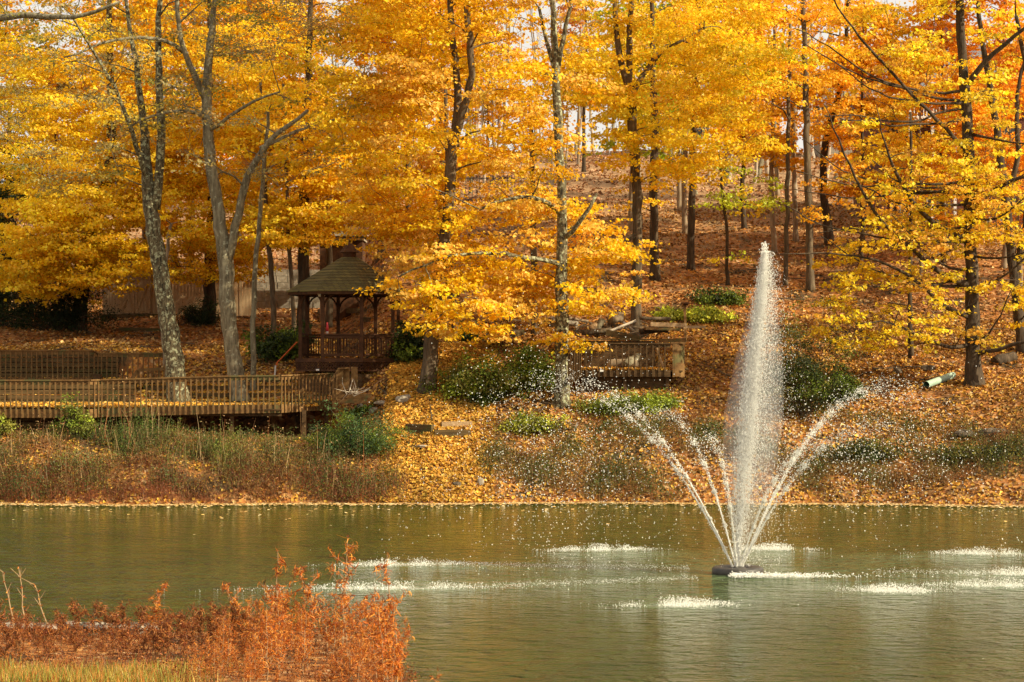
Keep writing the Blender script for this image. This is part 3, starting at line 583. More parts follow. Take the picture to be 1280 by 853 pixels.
MARKS = [(60, 'behind the far left evergreen'), (160, 'above the tan shed'), (230, 'behind the lichen covered leaning tree'), (300, 'behind the grey forked tree'), (350, 'behind the slender grey trunk'), (420, 'behind the thick dark trunk'), (500, 'above the gazebo roof'), (600, 'behind the twin stemmed maple'), (700, 'behind the lichen speckled maple'), (800, 'behind the clean brown trunk'),
         (880, 'behind the dark hill trunks'), (945, 'above the greenish sapling'), (1000, 'above the fountain plume'), (1090, 'left of the brick house'), (1150, 'before the brick house porch'), (1220, 'behind the sweeping maple trunk'), (2000, 'behind the tree at the right edge')]
def mark(px): return next(t for a, t in MARKS if px < a)
for (px, D, k, sc) in rows:
    l = kinds[protos[k][2]][1]; far = ' far back' if D > 140 else ''
    put(k, (px - 640) / F * D, D, sc, l + far + ' on the wooded hill ' + mark(px), 'woodland trees on the hill')
for k in range(len(protos)):
    if k not in used:
        for c_ in list(protos[k][0].children): bpy.data.objects.remove(c_)
        bpy.data.objects.remove(protos[k][0])
# nearly bare thin trunks that stripe the skyline
bare = [proto(R.uniform(11, 17), .5, 1, 0, None, b, name='bare_tree', r0=r) for b, r in (('bark_pale', .10), ('bark_pale', .14), ('bark_tan', .12), ('bark_grey', .16))]
bl = 'thin pale nearly leafless trunk among the stripes of trunks on the hill crest'
for i in range(84):
    px = R.uniform(590, 1075) if i < 66 else R.uniform(330, 600); D = R.uniform(128, 195); x = (px - 640) / F * D
    loc = (x, D, float(zt(x, D))); k = i % 4
    if i < 4: o = bare[k]; o.location = loc; o['label'] = bl
    else: o = copy_thing(bare[k], loc, R.uniform(0, 6.28), R.uniform(.7, 1.15), bl)
    o['group'] = 'bare trunks on the hill crest'

# ------------------------------------------------------------------ timber structures on the left bank
def box_mesh(mb): return mb
def railing(parent, pts, h, pitch, mat, fascia=.3, baluster_w=.045, cap_w=.14, below=None, name='railing'):
    """pts: deck-edge points (world). Top rail and fascia as meshes, each baluster an object sharing one mesh"""
    pts = [np.asarray(p, float) for p in pts]
    top = MB(); fas = MB()
    for a, b in zip(pts[:-1], pts[1:]):
        top.beam(a + [0, 0, h], b + [0, 0, h], cap_w, .045); top.beam(a + [0, .0, h - .09], b + [0, 0, h - .09], .04, .13)
        fas.beam(a + [0, 0, -fascia / 2], b + [0, 0, -fascia / 2], .05, fascia)
    rl = part(parent, name, top, M[mat])
    part(parent, 'fascia_board', fas, M[mat])
    org = np.array(parent.location)
    bh = h + fascia - .06
    bm = MB().box((0, 0, 0), (baluster_w, baluster_w, bh)).build('baluster', M[mat])
    carry = 0
    for a, b in zip(pts[:-1], pts[1:]):
        L = np.linalg.norm((b - a)[:2]); d = (b - a) / L; nrm = np.array([d[1], -d[0], 0.0])
        if nrm[1] > 0 and abs(nrm[1]) > .2: nrm = -nrm
        s = carry
        while s < L:
            p = a + d * s + nrm * .05 + [0, 0, (h - fascia) / 2 - .03]
            o = link(bm, 'baluster', rl); o.location = p - org; o.rotation_euler = (R.normal() * .006, R.normal() * .008, math.atan2(d[1], d[0])); s += pitch
        carry = s - L
    return rl
def XD(px, D): return (px - 640) / F * D
# front boardwalk
FD = 79.0; FZ = 3.06
bw = thing('boardwalk', (XD(200, FD), FD, FZ), 'long front boardwalk with reddish brown baluster railing above the pond bank', 'boardwalk')
A = [(XD(-90, FD), FD - .15, FZ), (XD(113, FD), FD - .15, FZ), (XD(126, FD + .5), FD + .25, FZ + .01), (XD(280, FD + .2), FD + .25, FZ + .14), (XD(350, FD + .4), FD + .4, FZ + .16), (XD(416, FD + 3), FD + 2.9, FZ + .22)]
railing(bw, A, 1.02, .197, 'deck')
mb = MB()
xa = A[0][0]
edge = np.array(A)
back = 83.45
for k in range(24):                                          # floor boards run along the walk
    y = FD + .3 + k * .19
    xe = np.interp(y, [FD, FD + .4, FD + 2.9, 84], [XD(350, FD), XD(350, FD), XD(416, FD + 3) - .05, XD(416, FD + 3)])
    if y > back: break
    mb.box(((xa + xe) / 2, y + .09, FZ - .02 + R.normal() * .003 + (.03 if y > FD + .35 else 0)), (xe - xa, .18, .05))
part(bw, 'deck_floor', mb, M['deck_dark'])
for px in (-60, 20, 116, 200, 290, 380, 408):                # posts under the floor
    yy = FD + (.6 if px < 400 else 2.9); x = XD(px, yy); z0 = float(zt(x, yy)) - .2
    part(bw, 'support_post', MB().beam((x, yy, z0), (x, yy, FZ - .06), .14, .14), M['deck_dark'])
mb = MB()
for y in (FD + .5, FD + 1.9, FD + 3.3): mb.beam((xa, y, FZ - .16), (XD(350, FD), y, FZ - .16), .06, .2)
part(bw, 'joist', mb, M['deck_dark'])
# end posts with the sloping handrail
def post(px, y0, y1, D, w, mat='deck'):
    a = P(px, y0, D); b = P(px, y1, D); return MB().beam(a, b, w, w)
ep = thing('stair_landing', P(438, 500, 80.6), 'short wooden landing with sloping handrail at the right end of the boardwalk', 'steps')
for k, (px, y0, y1) in enumerate([(418, 512, 478), (425.5, 502, 460.5), (433, 502, 460.5), (443, 492, 459)]):
    part(ep, 'post', post(px, y0, y1, 80.6 + .15 * k, .22 if k else .14), M['deck'])
part(ep, 'handrail', MB().beam(P(413, 477, 80.5), P(424, 462, 80.6), .09, .09).beam(P(422, 461, 80.6), P(437, 460, 80.7), .2, .05), M['deck'])
part(ep, 'landing_floor', MB().box(P(440, 495, 81.3), (1.35, 1.6, .12)).box(P(440, 499, 80.6) - [0, .05, 0], (1.1, .06, .3)), M['deck'])
mb = MB()
for px in (412, 416.5, 421): mb.beam(P(px, 500, 80.5), P(px, 476 - (px - 412) * 1.4, 80.5), .04, .04)
part(ep, 'baluster', mb, M['deck'])
# timber wall under the boardwalk at left
def timber_wall(name, label, x0, x1, y, z0, z1, th=.18, course=.2, mat='timber', y1=None):
    mb = MB(); z = z0; y1 = y if y1 is None else y1
    while z < z1 - .02:
        xx = x0
        while xx < x1 - .05:
            xe = min(x1, xx + R.uniform(2.0, 3.2)); f0 = (xx - x0) / (x1 - x0); f1 = (xe - x0) / (x1 - x0); o = R.normal() * .02
            mb.beam((xx + .006, y + (y1 - y) * f0 + o, z + course / 2), (xe - .006, y + (y1 - y) * f1 + o, z + course / 2), th, course - .035); xx = xe
        z += course
    return single(name, mb, M[mat], label, 'retaining wall')
timber_wall('timber_wall', 'weathered timber retaining wall under the left end of the front boardwalk', XD(-90, 80), XD(128, 80), 79.9, 2.0, 2.9)
timber_wall('timber_wall', 'tall horizontal timber wall behind the front boardwalk railing at left', XD(-90, 83.6), XD(168, 83.6), 83.6, 2.9, 3.92)
timber_wall('timber_wall', 'timber wall behind the rear boardwalk railing at left', XD(-90, 90), XD(160, 90), 87.95, 3.7, 5.1)
ts = thing('timber_steps', P(290, 500, 83.6), 'broad leaf covered timber steps between the boardwalk and the slope left of the gazebo', 'steps')
for k, (D, z) in enumerate([(83.55, 3.28), (84.5, 3.55), (85.5, 3.82), (86.4, 4.1)]):
    mb = MB(); x0, x1 = XD(168 + k * 6, D), XD(415 - k * 12, D)
    for j in range(2):
        xx = x0
        while xx < x1 - .1:
            xe = min(x1, xx + R.uniform(2, 3)); mb.beam((xx, D + R.normal() * .01, z - .09 - j * .17), (xe - .01, D, z - .09 - j * .17), .18, .16); xx = xe
    part(ts, 'step', mb, M['timber'])
    # packed leafy tread behind
    part(ts, 'tread', MB().box(((x0 + x1) / 2, D + .5, z - .14), (x1 - x0, .86, .12)), M['ground'])
# rear boardwalk
RD = 86.2; RZ = 4.02
rb = thing('boardwalk', (XD(100, RD), RD, RZ), 'rear upper boardwalk with railing, on the terrace above the front boardwalk', 'boardwalk')
railing(rb, [(XD(-90, RD), RD, RZ + .1), (XD(114, RD), RD, RZ + .1), (XD(120, RD), RD + .3, RZ), (XD(214, RD), RD + .35, RZ)], 1.04, .2, 'deck', fascia=.14)
mb = MB()
for k in range(14): mb.box(((XD(-90, RD) + XD(205, RD)) / 2, RD + .1 + k * .19, RZ - .06), (XD(205, RD) - XD(-90, RD), .18, .05))
part(rb, 'deck_floor', mb, M['deck_dark'])
part(rb, 'fascia_board', MB().beam((XD(-90, RD), RD - .12, RZ - .16), (XD(122, RD), RD - .12, RZ - .16), .1, .26), M['deck_dark'])
part(rb, 'post', MB().box((XD(122, RD), RD - .1, RZ - .02), (.3, .2, .5)), M['deck_dark'])
sr = thing('stair_rail', P(188, 476, 85.4), 'low stair handrail with dipping top at the right end of the rear boardwalk', 'railing')
hp = [P(164, 476, 85.4), P(172, 463, 85.4), P(205, 461.5, 85.4), P(214, 452, 85.4), P(214, 446, 85.4)]
mb = MB()
for a, b in zip(hp[:-1], hp[1:]): mb.beam(a, b, .09, .12)
part(sr, 'handrail', mb, M['deck'])
for px in np.arange(174, 214, 5.2):
    part(sr, 'baluster', MB().beam(P(px, 482, 85.4), P(px, 462 if px < 205 else 455, 85.4), .045, .045), M['deck'])
part(sr, 'post', MB().beam(P(214.5, 486, 85.4), P(214.5, 445, 85.4), .13, .13), M['deck'])

# ------------------------------------------------------------------ gazebo
GD = 86.0; gx = XD(437, GD); GZ = 4.86; rot = math.radians(-5)
gz = thing('gazebo', (gx, GD, 3.5), 'dark brown wooden gazebo with mossy shingled roof beside the boardwalk', 'gazebo')
def oc(r, k, z, off=22.5):
    a = math.radians(45 * k + off) + rot; return np.array([gx + r * math.cos(a), GD + r * math.sin(a), z])
def ring_faces(mb, r0, z0, r1, z1, off=22.5, n=8):
    v = [oc(r0, k, z0, off) for k in range(n)] + [oc(r1, k, z1, off) for k in range(n)]
    mb.add(v, [[k, (k + 1) % n, n + (k + 1) % n, n + k] for k in range(n)]); return mb
mb = MB()
for k in range(8):                                           # board-clad base
    for j in range(8):
        z = 3.1 + j * .155; mb.beam(oc(1.98, k, z), oc(1.98, k + 1, z), .05, .145)
part(gz, 'base_wall', mb, M['deck_dark'])
mb = MB(); v = [oc(2.12, k, GZ) for k in range(8)] + [oc(2.12, k, GZ - .1) for k in range(8)]
mb.V.append(np.array(v + [[gx, GD, GZ], [gx, GD, GZ - .1]])); mb.n += 18
mb.T.append(np.array([[16, k, (k + 1) % 8] for k in range(8)] + [[17, 8 + (k + 1) % 8, 8 + k] for k in range(8)]))
mb.Q.append(np.array([[8 + k, 8 + (k + 1) % 8, (k + 1) % 8, k] for k in range(8)]))
part(gz, 'floor', mb, M['gaz'])
for k in range(8):                                           # lattice skirt
    a, b = oc(2.1, k, 0), oc(2.1, k + 1, 0); z0, z1 = GZ - .46, GZ - .1; mb = MB(); L = np.linalg.norm(b - a); d = (b - a) / L; hh = z1 - z0
    mb.beam(a + [0, 0, z0], b + [0, 0, z0], .05, .06).beam(a + [0, 0, z1 - .02], b + [0, 0, z1 - .02], .05, .06)
    s = -hh
    while s < L:
        for sg in (1, -1):
            s0, s1 = max(s, 0), min(s + hh, L)
            if s1 - s0 < .05: continue
            za = z0 + (s0 - s) if sg > 0 else z1 - (s0 - s); zb = z0 + (s1 - s) if sg > 0 else z1 - (s1 - s)
            mb.beam(a + d * s0 + [0, 0, za], a + d * s1 + [0, 0, zb], .012, .028)
        s += .12
    part(gz, 'lattice_panel', mb, M['gaz'])
PH = 2.52
for k in range(8):
    part(gz, 'post', MB().beam(oc(1.93, k, GZ), oc(1.93, k, GZ + PH), .13, .13), M['gaz'])
    a, b = oc(1.93, k, 0), oc(1.93, k + 1, 0); L = np.linalg.norm(b - a); d = (b - a) / L
    if k != 6 - 2 + 0:                                       # one bay (back) stays open as the entrance
        mb = MB().beam(a + [0, 0, GZ + .9], b + [0, 0, GZ + .9], .1, .06).beam(a + [0, 0, GZ + .13], b + [0, 0, GZ + .13], .06, .09).beam(a + [0, 0, GZ + .8], b + [0, 0, GZ + .8], .04, .07)
        for s in np.arange(.13, L - .06, .115): mb.beam(a + d * s + [0, 0, GZ + .15], a + d * s + [0, 0, GZ + .8], .04, .04)
        part(gz, 'rail_panel', mb, M['gaz'])
    mb = MB()
    for (q, sg) in ((a, 1), (b, -1)):                        # arched brackets
        path = [q + d * sg * (.05 + .6 * (1 - math.cos(t))) + [0, 0, GZ + PH - .6 + .52 * math.sin(t)] for t in np.linspace(0, math.pi / 2, 7)]
        mb.tube(path, .035, 4)
    mb.beam(a + [0, 0, GZ + PH - .05], b + [0, 0, GZ + PH - .05], .08, .18)
    part(gz, 'bracket', mb, M['gaz'])
# roof: courses of overlapping shingles
RZ0 = GZ + PH + .02; mb = MB(); nC = 11
for j in range(nC):
    t0, t1 = j / nC, (j + 1) / nC; r0 = 2.42 * (1 - t0) + .3 * t0 + .03; r1 = 2.42 * (1 - t1) + .3 * t1; z0 = RZ0 + 1.32 * t0; z1 = RZ0 + 1.32 * t1
    ring_faces(mb, r0 + .02, z0 + .012, r1 + .02, z1 + .012); ring_faces(mb, r0 + .02, z0 - .03, r0 + .02, z0 + .012)
rf = part(gz, 'roof', mb, M['shingle'])
part(gz, 'eave_board', ring_faces(ring_faces(ring_faces(MB(), 2.40, RZ0 - .13, 2.40, RZ0 - .005), 2.36, RZ0 - .13, 2.40, RZ0 - .13), 2.3, RZ0 - .03, .3, RZ0 + 1.2), M['gaz'])
zc = RZ0 + 1.32
mb = ring_faces(ring_faces(ring_faces(MB(), .26, zc - .05, .26, zc + .22), .40, zc + .2, .22, zc + .42), .22, zc + .42, .02, zc + .62)
part(gz, 'finial', mb, M['gaz'])
# little lamp under the eave
part(gz, 'lamp', MB().tube([P(402, 371, 84.4), P(402, 366.5, 84.4)], [.12, .16], 10).tube([P(402, 366.5, 84.4), P(402, 363, 84.4)], .012, 5), M['white'], True)
part(gz, 'label_plate', MB().box(P(397, 462.5, GD - 2.08), (.12, .02, .06)), M['white'])

# the dark hut behind the gazebo roof
h = thing('hut', (XD(425, 100), 100, 6.5), 'small dark brown hut with pale flat roof edge behind the gazebo roof', 'hut')
part(h, 'wall', MB().box((XD(428, 101), 101.2, 8.3), (1.9, 2.0, 4.0)), M['gaz'])
part(h, 'flat_roof', MB().box((XD(426, 101), 101.2, 10.4), (2.5, 2.6, .16)).box((XD(426, 101), 101.2, 10.2), (2.2, 2.3, .12)), M['stone'])
bwl = MB()
for j in range(6):
    xx = XD(318, 104)
    while xx < XD(402, 104):
        L = R.uniform(.45, .6); bwl.box((xx + L / 2, 104 + j * .05 + R.normal() * .01, 7.2 + j * .3 + .15), (L - .02, .35, .285)); xx += L
single('block_wall', bwl, M['stone'], 'pale concrete block retaining wall on the slope behind the gazebo, left of the thick dark trunk', 'retaining wall')

# ------------------------------------------------------------------ shed and fence at left back
SDD = 101.5; sz = float(zt(XD(170, SDD), SDD))
sh = thing('shed', (XD(170, SDD), SDD, sz), 'tan wooden shed with double doors carrying X braces, half hidden by golden leaves', 'shed')
x0, x1 = XD(129, SDD), XD(207, SDD); zs = CAM_H + (HY - 393) / F * SDD
mb = MB()
for x in np.arange(x0, x1, .14): mb.box((x + .07, SDD, zs + 1.1), (.132, .05, 2.2))
for y in np.arange(SDD + .1, SDD + 2.6, .14):
    mb.box((x0, y, zs + 1.1), (.05, .132, 2.2)); mb.box((x1, y, zs + 1.1), (.05, .132, 2.2))
mb.box(((x0 + x1) / 2, SDD + 2.7, zs + 1.1), (x1 - x0, .05, 2.2))
part(sh, 'wall', mb, M['shed'])
mb = MB()
for s in (-1, 1):
    a = np.array([[x0 - .25, SDD - .35, zs + 2.1], [x1 + .25, SDD - .35, zs + 2.1]]);
mb.add([[x0 - .25, SDD - .35, zs + 2.15], [x1 + .25, SDD - .35, zs + 2.15], [x1 + .25, SDD + 1.35, zs + 3.0], [x0 - .25, SDD + 1.35, zs + 3.0], [x1 + .25, SDD + 3.0, zs + 2.15], [x0 - .25, SDD + 3.0, zs + 2.15],
        [x0 - .25, SDD - .35, zs + 2.05], [x1 + .25, SDD - .35, zs + 2.05]], [[0, 1, 2, 3], [3, 2, 4, 5], [6, 7, 1, 0]])
mb.add([[x0, SDD, zs + 2.2], [x0, SDD + 2.7, zs + 2.2], [x0, SDD + 1.35, zs + 2.95], [x1, SDD, zs + 2.2], [x1, SDD + 2.7, zs + 2.2], [x1, SDD + 1.35, zs + 2.95]], None, [[0, 1, 2], [3, 5, 4]])
part(sh, 'roof', mb, M['deck_dark'])
for (dx0, dx1) in ((150, 168.5), (169.5, 188)):
    a, b = XD(dx0, SDD), XD(dx1, SDD); y = SDD - .05; mb = MB().box(((a + b) / 2, y, zs + .86), (b - a, .04, 1.62)); zz0, zz1 = zs + .1, zs + 1.62
    d = part(sh, 'door', mb, M['shed'])
    mb = MB().beam((a, y - .035, zz0), (b, y - .035, zz0), .03, .1).beam((a, y - .035, zz1), (b, y - .035, zz1), .03, .1)
    mb.beam((a + .04, y - .036, zz0), (a + .04, y - .036, zz1), .1, .03).beam((b - .04, y - .036, zz0), (b - .04, y - .036, zz1), .1, .03)
    mb.beam((a + .06, y - .04, zz0 + .05), (b - .06, y - .04, zz1 - .05), .025, .1).beam((a + .06, y - .043, zz1 - .05), (b - .06, y - .043, zz0 + .05), .025, .1)
    part(d, 'brace', mb, M['cut'])
part(sh, 'foundation', MB().box(((x0 + x1) / 2, SDD + 1.2, zs - .25), (x1 - x0 + .2, 3.0, .5)), M['timber'])
fx0, fx1 = XD(209, 101), XD(313, 101); fe = thing('board_fence', (fx0, 101, zs), 'tan vertical board fence running right from the shed', 'fence')
mb = MB()
for x in np.arange(fx0, fx1, .15): mb.box((x, 101.2 + R.normal() * .006, zs + .85 + .05 * math.sin(x)), (.138, .03, 1.9 + R.normal() * .01))
part(fe, 'boards', mb, M['shed'])
for x in np.arange(fx0, fx1 + .1, 1.87): part(fe, 'post', MB().box((x, 101.32, zs + .8), (.1, .1, 2.0)), M['timber'])
part(fe, 'rail', MB().beam((fx0, 101.27, zs + .3), (fx1, 101.27, zs + .3), .05, .09).beam((fx0, 101.27, zs + 1.5), (fx1, 101.27, zs + 1.5), .05, .09), M['timber'])
def lay_beam(name, label, pa, pb, w, h, mat, cat, lift=0):
    a, b = G(*pa), G(*pb); mid = MB().beam(a + [0, 0, h / 2 + lift - .03], b + [0, 0, h / 2 + lift - .03], w, h); return single(name, mid, M[mat], label, cat)
lay_beam('edging_timber', 'long landscape timber lying on the leaves in front of the shed', (150, 413), (212, 415), .18, .16, 'timber', 'timber')
lay_beam('edging_timber', 'dark timber edging on the slope left of the gazebo, below the thin trunks', (322, 383), (372, 380), .4, .5, 'deck_dark', 'timber')
lay_beam('edging_timber', 'dark timber edging on the slope above the wood pile', (706, 366), (752, 369), .3, .32, 'deck_dark', 'timber')
lay_beam('edging_timber', 'timber across the slope seen between the gazebo posts', (455, 402), (500, 406), .25, .22, 'timber', 'timber')
lay_beam('edging_timber', 'low timber seen through the middle bay of the gazebo', (400, 392), (450, 391), .25, .22, 'timber', 'timber')

# ------------------------------------------------------------------ overlook deck and things around it
OD = 82.0; OZ = CAM_H + (HY - 463) / F * OD
ok = thing('overlook_deck', (XD(790, OD), OD, OZ), 'small brown overlook deck with baluster railing in front of the wood pile', 'deck')
ca = (XD(725, OD), OD, OZ); cb = (XD(838, OD), OD, OZ)
railing(ok, [ca, cb], .98, .222, 'deck_dark', fascia=.24)
railing(ok, [(XD(709, 80.6), 80.6, OZ - .28), ca], .98, .2, 'deck_dark', fascia=.24, name='stair_railing')
mb = MB()
for k in range(12): mb.box(((ca[0] + cb[0]) / 2 + .2, OD + .1 + k * .19, OZ - .03), (cb[0] - ca[0] + .5, .18, .05))
part(ok, 'deck_floor', mb, M['deck_dark'])
mb = MB()                                                    # solid curved end at right
for k in range(9):
    t = k / 8; x = cb[0] + .12 + .42 * math.sin(t * math.pi / 2); y = OD - .02 + .6 * (1 - math.cos(t * math.pi / 2)); mb.box((x, y, OZ + .37 + .02 * math.sin(k)), (.085, .05, 1.24), rz=t * math.pi / 2)
part(ok, 'end_panel', mb, M['deck'])
part(ok, 'end_cap', MB().beam((cb[0], OD, OZ + 1.0), (cb[0] + .55, OD + .1, OZ + 1.0), .16, .05), M['deck'])
mb = MB()
for k in range(7): mb.beam((ca[0] + .2, OD + 2.0, OZ + .12 + k * .15), (XD(819, OD + 2), OD + 2.0, OZ + .12 + k * .15), .04, .14)
part(ok, 'back_wall', mb, M['deck_dark'])
part(ok, 'back_cap', MB().beam((ca[0] + .1, OD + 2.0, OZ + 1.16), (XD(822, OD + 2), OD + 2, OZ + 1.14), .22, .05), M['timber'])
part(ok, 'back_rail', MB().beam((XD(824, OD + 2), OD + 2.0, OZ + 1.1), (XD(858, OD + 1.6), OD + 1.6, OZ + 1.12), .1, .14), M['deck'])
part(ok, 'skirt', MB().box(((ca[0] + cb[0]) / 2, OD + .35, OZ - .55), (cb[0] - ca[0] - .2, .06, .7)), M['deck_dark'])
for x in (ca[0] + .1, (ca[0] + cb[0]) / 2, cb[0] - .1): part(ok, 'support_post', MB().beam((x, OD + .2, OZ - 1.3), (x, OD + .2, OZ - .06), .12, .12), M['deck_dark'])
part(ok, 'label_plate', MB().box((XD(752, OD), OD - .1, OZ - .02), (.13, .02, .07)), M['white'])
def log(name, label, a, b, r, mat='bark_tan', sm=True, group=None):
    a = np.asarray(a); b = np.asarray(b); n = 8; pts = [a + (b - a) * t + rn(3) * r * .08 for t in np.linspace(0, 1, n)]
    o = single(name, MB().tube(pts, r * R.uniform(.92, 1.05, n), 12, rough=.03), M[mat], label, 'log', group, smooth=sm); return o
log('log', 'fat pale log lying on the overlook deck against its back wall', (XD(760, OD + 1), OD + 1.2, OZ + .22), (XD(797, OD + 1), OD + 1.0, OZ + .24), .19, 'bark_tan')
log('log', 'shorter grey log leaning on the pale log on the overlook deck', (XD(781, OD + .8), OD + .7, OZ + .2), (XD(798, OD + 1), OD + 1.2, OZ + .5), .15, 'bark_grey')
log('leaning_board', 'thin pale branch leaning inside the right end of the overlook deck', (XD(829, OD + 1), OD + .9, OZ + .05), (XD(821, OD + 1), OD + 1.2, OZ + .85), .045, 'cut')
# wood pile: every log and plank its own thing
pile = [((706, 388), (742, 386), .17, 'bark', 'mossy dark log at the back left of the wood pile'), ((764, 398), (779, 397), .22, 'bark_tan', 'thick cut log on top of the wood pile, left of the clean brown trunk'),
        ((738, 412), (750, 404), .14, 'cut', 'pale split log at the left front of the wood pile'), ((728, 416), (765, 413), .10, 'bark', 'dark low log at the left foot of the wood pile'),
        ((745, 420), (752, 400), .13, 'bark_grey', 'grey branch standing up at the front left of the wood pile'), ((760, 415), (795, 401), .05, 'twig', 'long thin bleached branch crossing up to the right over the wood pile'),
        ((778, 402), (792, 414), .05, 'twig', 'short bleached branch crossing down to the brown trunk in the wood pile'), ((755, 405), (764, 414), .06, 'cut', 'small stick between the logs of the wood pile'),
        ((800, 413), (822, 405), .06, 'cut', 'pale board propped to the right of the brown trunk'), ((800, 398), (838, 399), .07, 'bark', 'thin crooked branch at the upper right of the wood pile'),
        ((708, 397), (735, 402), .06, 'bark_tan', 'thin tan branch at the upper left of the wood pile'), ((690, 400), (722, 405), .12, 'stone', 'pale weathered log left of the wood pile'),
        ((800, 415), (835, 412), .1, 'bark_dark', 'black charred log under the planks of the wood pile')]
for (a, b, r, mt, lb) in pile:
    D = 85.6 + R.uniform(-.4, .5); log('log', lb, P(*a, D), P(*b, D + .3), r, mt)
mb = MB().beam(P(812, 405.5, 85.5), P(857, 407, 85.8), .3, .16)
single('plank', mb, M['cut'], 'wide reddish plank stacked at the right of the wood pile, ending at the post', 'plank')
single('plank', MB().beam(P(806, 411, 85.4), P(850, 412, 85.6), .35, .1), M['deck'], 'lower reddish plank at the right of the wood pile', 'plank')
single('plank', MB().beam(P(758, 416, 85.0), P(800, 424, 84.8), .3, .24), M['timber'], 'grey green squared timber along the front of the wood pile', 'plank')
single('plank', MB().beam(P(850, 409, 86), P(880, 409, 86.6), .2, .1), M['cut'], 'weathered board lying right of the bird feeder post', 'plank')
mb = MB()
for _ in range(70):
    c = P(R.uniform(712, 840), R.uniform(404, 420), 85.9 + R.uniform(0, 1)); d = unit(rn(3) * [1, 1, .25]) * R.uniform(.15, .5); mb.beam(c - d, c + d, .05, .05)
tag(single('brush_pile', mb, M['bark_tan'], 'loose sticks and scraps heaped under the logs of the wood pile', 'sticks'), kind='stuff')
g = G(857, 428)
bf = thing('feeder_post', g, 'rusty brown post with a small flat top standing right of the overlook deck', 'post')
part(bf, 'post', MB().beam(g - [0, 0, .2], P(856, 380, g[1]), .1, .1), M['deck']); part(bf, 'flat_top', MB().box(P(857, 379, g[1]), (.36, .36, .05)).box(P(857, 381, g[1]), (.2, .2, .05)), M['gaz'])
# footbridge
fb = thing('footbridge', P(625, 425, 87), 'small wooden footbridge with brown posts and a rope rail behind the large green shrub', 'footbridge')
part(fb, 'bridge_deck', MB().beam(P(612, 422, 86.6), P(642, 415.5, 88.2), 1.0, .2), M['timber'])
for px, y0, y1 in ((611, 426, 394), (617, 420, 394), (696, 424, 394), (640, 420, 398)):
    part(fb, 'post', MB().beam(P(px, y0, 86.7), P(px, y1, 86.7), .1, .1), M['deck'])
t = np.linspace(0, 1, 12)
part(fb, 'rope', MB().tube([P(617 + 79 * u, 395 + 24 * u * (1 - u), 86.7) for u in t], .022, 5), M['rope'], True)
part(fb, 'side_board', MB().beam(P(672, 405, 87.5), P(696, 405.5, 87.5), .1, .22), M['deck_dark'])

# path stones, ties, pipe, stumps, stake -----------------------------------------------------------
def rock(name, label, px, py, sx, sy, sz_, mat='stone', g=None):
    g = G(px, py) if g is None else g; n = 9; m = 6; V = []
    for i in range(m):
        th = math.pi * i / (m - 1)
        for j in range(n):
            a = 2 * math.pi * j / n; k = 1 + R.normal() * .13
            V.append([sx * math.sin(th) ** .6 * math.cos(a) * k, sy * math.sin(th) ** .6 * math.sin(a) * k, sz_ * math.cos(th) * (1 + R.normal() * .06)])
    Q = [[i * n + j, (i + 1) * n + j, (i + 1) * n + (j + 1) % n, i * n + (j + 1) % n] for i in range(m - 1) for j in range(n)]
    mb = MB(); mb.add(np.array(V) + g + [0, 0, sz_ * .35], Q); return single(name, mb, M[mat], label, 'rock')
rock('rock', 'pale tan rock on the leaves below the leaning maple base', 503, 502, .26, .2, .16)
rock('rock', 'smaller pale rock just right of the tan rock below the leaning maple', 509, 499, .15, .14, .12)
rock('rock', 'rounded whitish rock above the feathery green shrub on the pond bank', 468, 515, .2, .16, .12)
rock('rock', 'grey rock among the leaves right of the boardwalk landing', 451, 512, .14, .12, .09)
rock('rock', 'flat grey stone above the tan rocks on the leafy path', 478, 505, .3, .22, .08)
rock('rock', 'flat pale stone lying on the leaf covered path near the pond', 530, 559, .28, .2, .05)
rock('rock', 'upright grey stone at the waterline right of the leafy path', 601, 607, .12, .12, .18)
rock('rock', 'dark grey stone near the waterline of the leafy path', 571, 608, .16, .14, .1, 'stone_dark')
rock('rock', 'flat pale stone on the bank below the overlook deck', 847, 503, .26, .2, .05)
rock('rock', 'dark stone in the leaves left of the green pipe', 1122, 467, .2, .18, .13, 'stone_dark')
rock('rock', 'brown stone further right, above the upper end of the green pipe', 1160, 463, .3, .22, .14, 'stone_dark')
rock('rock', 'small dark rock half buried at far right of the bank', 1205, 545, .4, .22, .16, 'stone_dark')
rock('rock', 'mossy dark rock at the right end of the bank', 1242, 545, .55, .25, .2, 'stone_dark')
for (a, b, h_, lb, mt) in [((509, 540), (541, 541), .3, 'squared dark railroad tie across the leafy path', 'timber'), ((543, 545), (588, 545), .22, 'lower timber tie across the leafy path, right of the squared one', 'timber'), ((552, 533), (590, 533), .18, 'upper pale timber tie of the leafy path', 'cut')]:
    lay_beam('railroad_tie', lb, a, b, .25, h_, mt, 'timber')
a, b = G(1158, 487), G(1191, 474); a = a + [0, 0, .16]; b = b + [0, 0, .14]; d = unit(b - a)
pp = thing('drain_pipe', a - [0, 0, .16], 'mint green plastic pipe lying on the fallen leaves left of the dark trunk', 'pipe')
part(pp, 'pipe_wall', MB().tube(np.array([a + (b - a) * t for t in np.linspace(0, 1, 6)]), .13, 16, cap=False), M['pipe'], True)
part(pp, 'pipe_inner_shade', MB().tube(np.array([a + (b - a) * t for t in np.linspace(0.004, .99, 6)]), .115, 16, cap=False), M['pipe_in'], True)  # inside face of the same pipe, its shade painted as a darker green
part(pp, 'rim', MB().tube(np.array([a - d * .01, a + d * .05]), .14, 16, cap=False), M['pipe'], True)
g = G(1255, 456); log('log', 'hollow dark stump log lying on the leaves right of the dark trunked tree', g + [-.35, 0, .1], g + [.45, .5, .3], .22, 'bark_dark')
